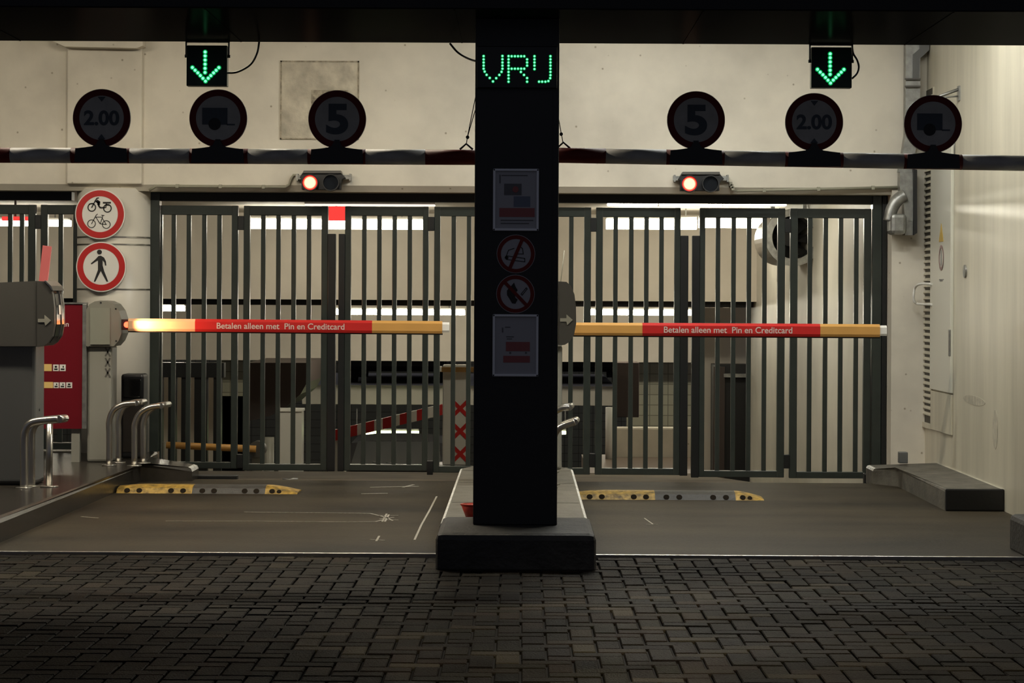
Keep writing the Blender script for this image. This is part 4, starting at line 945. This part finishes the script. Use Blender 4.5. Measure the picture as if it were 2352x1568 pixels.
# boom with red and white stripes
t = thing('striped_boom', 'raised red and white striped boom in the hall behind left gate', 'barrier', A(770, 1090, 25))
a, b = A(742, 1004, 25), A(1016, 938, 25)
m = MB(); n = 14
for i in range(n):
    u, v = a.lerp(b, i / n), a.lerp(b, (i + 1) / n); m.prism([(u.x, 25, u.z - .07), (u.x, 25, u.z + .05), (u.x, 25.05, u.z + .05), (u.x, 25.05, u.z - .07)], v - u, i % 2)
m.obj('boom', [M_white, M_redfilm], t); c = A(772, 1000, 25.1); MB().box(c.x - .09, c.x + .10, 25.06, 25.3, -.70, c.z + .06, bev=.02).obj('post', M_cab, t)
# terminal column with three red crosses
t = thing('payment_column', 'white column with three red crosses seen through the left gate', 'terminal', A(1042, 1070, 24))
p = A(1016, 1064, 24); q = A(1076, 838, 24); MB().box(p.x, q.x, 24, 24.25, -.45, q.z, bev=.01).obj('column_body', M_cab, t)
MB().box(A(1010, 0, 23.9).x, A(1082, 0, 23.9).x, 23.9, 24.35, -.62, AZ(1066, 24, 1040)).obj('plinth', M_dkpost, t)
m = MB()
for cyx in (938, 990, 1042): c = A(1057, cyx, 24); m.stroke([(c.x - .065, c.z - .065), (c.x + .065, c.z + .065)], .04, 23.996, .003); m.stroke([(c.x - .065, c.z + .065), (c.x + .065, c.z - .065)], .04, 23.9955, .003)
m.obj('cross_emblem', M_redfilm, t)
p = A(1010, 854, 23.9); q = A(1090, 843, 23.9); MB().box(p.x, q.x, 23.88, 23.95, p.z, q.z).obj('boom', mat('brown_boom', (.22, .12, .03), .45), t); p = A(1008, 853, 23.85); q = A(1014, 841, 23.85); MB().box(p.x, q.x, 23.84, 23.95, p.z, q.z).obj('boom_tip', M_white, t)
# jet fans
def fan(x, y, Y, r, label):
    c = A(x, y, Y); t = thing('jet_fan', label, 'fan', c, 'jet fans under the hall ceiling'); rr = r * Y / F
    MB().ring(c, rr, rr * .86, 1.2, 40).obj('fan_shell', M_alu, t)
    m = MB(); m.ring(c - Vector((0, .04, 0)), rr * 1.06, rr * .80, .05, 40); m.obj('inlet_ring', M_galv, t)
    m = MB(); m.disc(c + Vector((0, .35, 0)), rr * .3, .3, 24); m.obj('hub', M_blk, t)
    m = MB()
    for k in range(8):
        a = k * PI / 4; e = Vector((math.cos(a), 0, math.sin(a))); f = Vector((-math.sin(a), 0, math.cos(a)))
        m.prism([c + Vector((0, .4, 0)) + e * rr * .28 - f * .03, c + Vector((0, .4, 0)) + e * rr * .84 - f * .05, c + Vector((0, .46, 0)) + e * rr * .84 + f * .05, c + Vector((0, .46, 0)) + e * rr * .28 + f * .03], (0, .01, 0))
    m.obj('blades', M_blk, t); MB().disc(c + Vector((0, 1.0, 0)), rr * .85, .05, 40).obj('rear_baffle', M_blk, t)
    m = MB(); zt = CE if Y < 28 else 1.72
    for s_ in (-1, 1): m.box(c.x + s_ * rr * .6 - .02, c.x + s_ * rr * .6 + .02, Y + .4, Y + .45, c.z + rr * .7, zt)
    m.obj('hanger', M_galv, t)
fan(1822, 545, 23.0, 62, 'large round jet fan near the right hall wall')
fan(1690, 752, 30.9, 46, 'smaller round jet fan low and deeper in the hall')
# cars
def car(X, Y, Z, W_, label, ang=0.0):
    t = thing('car', label, 'car', (X, Y, Z)); L_ = 4.2; hw = W_ / 2
    side = [(-0.0, .30), (.02, .62), (.25, .82), (1.05, .98), (1.75, 1.42), (3.1, 1.45), (3.9, 1.02), (4.18, .9), (4.2, .35), (3.9, .22), (.4, .2)]
    m = MB(); rings = []
    for fx, k in ((-1, .82), (-.93, .97), (-.5, 1.0), (0, 1.01), (.5, 1.0), (.93, .97), (1, .82)):
        rings.append([m.bm.verts.new((X + fx * hw * (1 if z < 1.0 else .86), Y + 2.1 + (y - 2.1) * (1 if abs(fx) < .95 else .985), Z + .2 + (z - .2) * (k if abs(fx) > .9 and z > .5 else k ** .3))) for y, z in side])
    for a_, b_ in zip(rings, rings[1:]):
        for i in range(len(side)): m.bm.faces.new((a_[i], a_[(i + 1) % len(side)], b_[(i + 1) % len(side)], b_[i]))
    m.bm.faces.new(rings[0]); m.bm.faces.new(rings[-1][::-1]); m.obj('body', M_carpaint, t)
    MB().prism([(X - hw * .78, Y + 1.10, Z + 1.02), (X + hw * .78, Y + 1.10, Z + 1.02), (X + hw * .68, Y + 1.68, Z + 1.40), (X - hw * .68, Y + 1.68, Z + 1.40)], (0, -.02, .015)).obj('windscreen', M_glass, t)
    for s_ in (-1, 1):
        MB().box(X + s_ * hw * .9 - .14, X + s_ * hw * .9 + .14 - s_ * .1, Y - .01, Y + .12, Z + .6, Z + .74, bev=.02).obj('headlight', M_alu, t)
        MB().box(X + s_ * (hw + .06) - .09, X + s_ * (hw + .06) + .09, Y + 1.3, Y + 1.38, Z + .92, Z + 1.05, bev=.02).obj('side_mirror', M_carpaint, t)
        for yy in (.75, 3.35): MB().disc((X + s_ * (hw - .1) - .1, Y + yy, Z + .31), .31, .2, 24, 'X').obj('wheel', M_rubber, t)
        m = MB(); m.tube([(X + s_ * .1 + .25, Y + 1.09, Z + 1.05), (X + s_ * .1 - .25, Y + 1.24, Z + 1.14)], .008, 6); m.obj('wiper', M_galv, t)
    MB().box(X - .26, X + .26, Y - .03, Y, Z + .42, Z + .53).obj('number_plate', M_yelbadge, t)
    m = MB(); m.box(X - .4, X + .4, Y - .012, Y + .05, Z + .56, Z + .7); m.obj('grille', M_blk, t)
car(AX(905, 38.8, 860), 38.6, AZ(886, YF3), 1.72, 'black car on the upper deck seen through the left gate')
car(AX(890, 31, 1040), 32.0, -2.14, 1.75, 'black car coming up the ramp seen through the left gate')
car(AX(1330, 38.8, 860), 38.9, AZ(886, YF3), 1.6, 'black car on the upper deck seen through the right gate')
# hall lamps
def tube_lamp(x0, x1, py, Y, label, ph=9, mt=None, top=CE, grp='tube lights in the hall'):
    p = A(x0, py + ph, Y); q = A(x1, py - ph, Y)
    t = thing('tube_light', label, 'light', ((p.x + q.x) / 2, Y, q.z), grp)
    MB().box(p.x, q.x, Y - .05, Y + .05, min(p.z, q.z) , max(p.z, q.z), bev=.008).obj('diffuser', mt or M_tubeH, t)
    MB().box(p.x, q.x, Y - .04, Y + .04, max(p.z, q.z), max(p.z, q.z) + .03).obj('lamp_body', M_offw, t)
    m = MB()
    for f in (.12, .88): xx = p.x + (q.x - p.x) * f; m.box(xx - .008, xx + .008, Y - .008, Y + .008, max(p.z, q.z) + .02, top)
    m.obj('hanger', M_galv, t)
tube_lamp(566, 972, 515, 26.5, 'bright tube light across the hall behind the left gate, upper row', 10)
tube_lamp(1392, 1600, 515, 26.5, 'bright tube light in the hall left of the right gate gap, upper row', 11)
tube_lamp(1604, 1790, 513, 26.3, 'bright tube light in the hall ending at the jet fan, upper row', 10)
tube_lamp(-140, 162, 512, 26.5, 'bright tube light behind the far left gateway, upper row', 6)
tube_lamp(362, 424, 708, 33, 'short tube light beside the left gate post, lower row', 6, M_tubeL, top=1.7)
tube_lamp(768, 1068, 717, 33, 'tube light behind the amber boom of left gate, lower row', 5, M_tubeL, top=1.7)
tube_lamp(1346, 1668, 718, 33, 'tube light behind the amber boom of right gate, lower row', 5, M_tubeL, top=1.7)
for a_, b_, lb in ((1395, 1510, 'left'), (1514, 1658, 'middle'), (1662, 1805, 'right')):
    tube_lamp(a_, b_, 468, 21.6, {'left': 'slim tube light just under the right gate header, nearest the pillar', 'middle': 'slim tube light just under the right gate header, middle of three', 'right': 'slim tube light just under the right gate header, nearest the fan'}[lb], 4.5, M_tubeN)
tube_lamp(800, 962, 993, 36.5, 'greenish tube light low in the hall above the ramp car', 4, M_tubeG, top=AZ(930, YF3))
tube_lamp(1283, 1300, 993, 36.5, 'greenish tube light end low in the hall right of pillar', 4, M_tubeG, top=AZ(930, YF3))
tube_lamp(700, 1000, 471, 20.6, 'dim glowing strip for the tray reflection under the left gate header', 1.2, M_trayglint)  # a steel tray's reflection, added as a weakly glowing strip
p = A(748, 506, 24); q = A(796, 478, 24); t = thing('red_lit_sign', 'red glowing sign box hanging behind the left gate gap', 'sign', ((p.x + q.x) / 2, 24, p.z))
MB().box(p.x, q.x, 24, 24.08, p.z, q.z).obj('lit_face', M_redbox, t); MB().box(p.x - .05, q.x + .05, 24.0, 24.08, q.z - .02, q.z + .02).obj('sign_bar', M_redbox, t)
MB().box((p.x + q.x) / 2 - .01, (p.x + q.x) / 2 + .01, 24.03, 24.05, q.z, CE).obj('hanger', M_galv, t)
p = A(3, 506, 24); q = A(62, 497, 24); t = thing('red_lit_sign', 'red glowing sign strip behind the far left gateway', 'sign', ((p.x + q.x) / 2, 24, p.z))
MB().box(p.x, q.x, 24, 24.08, p.z, q.z).obj('lit_face', M_redbox, t); MB().box((p.x + q.x) / 2 - .01, (p.x + q.x) / 2 + .01, 24.03, 24.05, q.z, CE).obj('hanger', M_galv, t)

for o in bpy.data.objects:
    if '_org' in o: del o['_org']
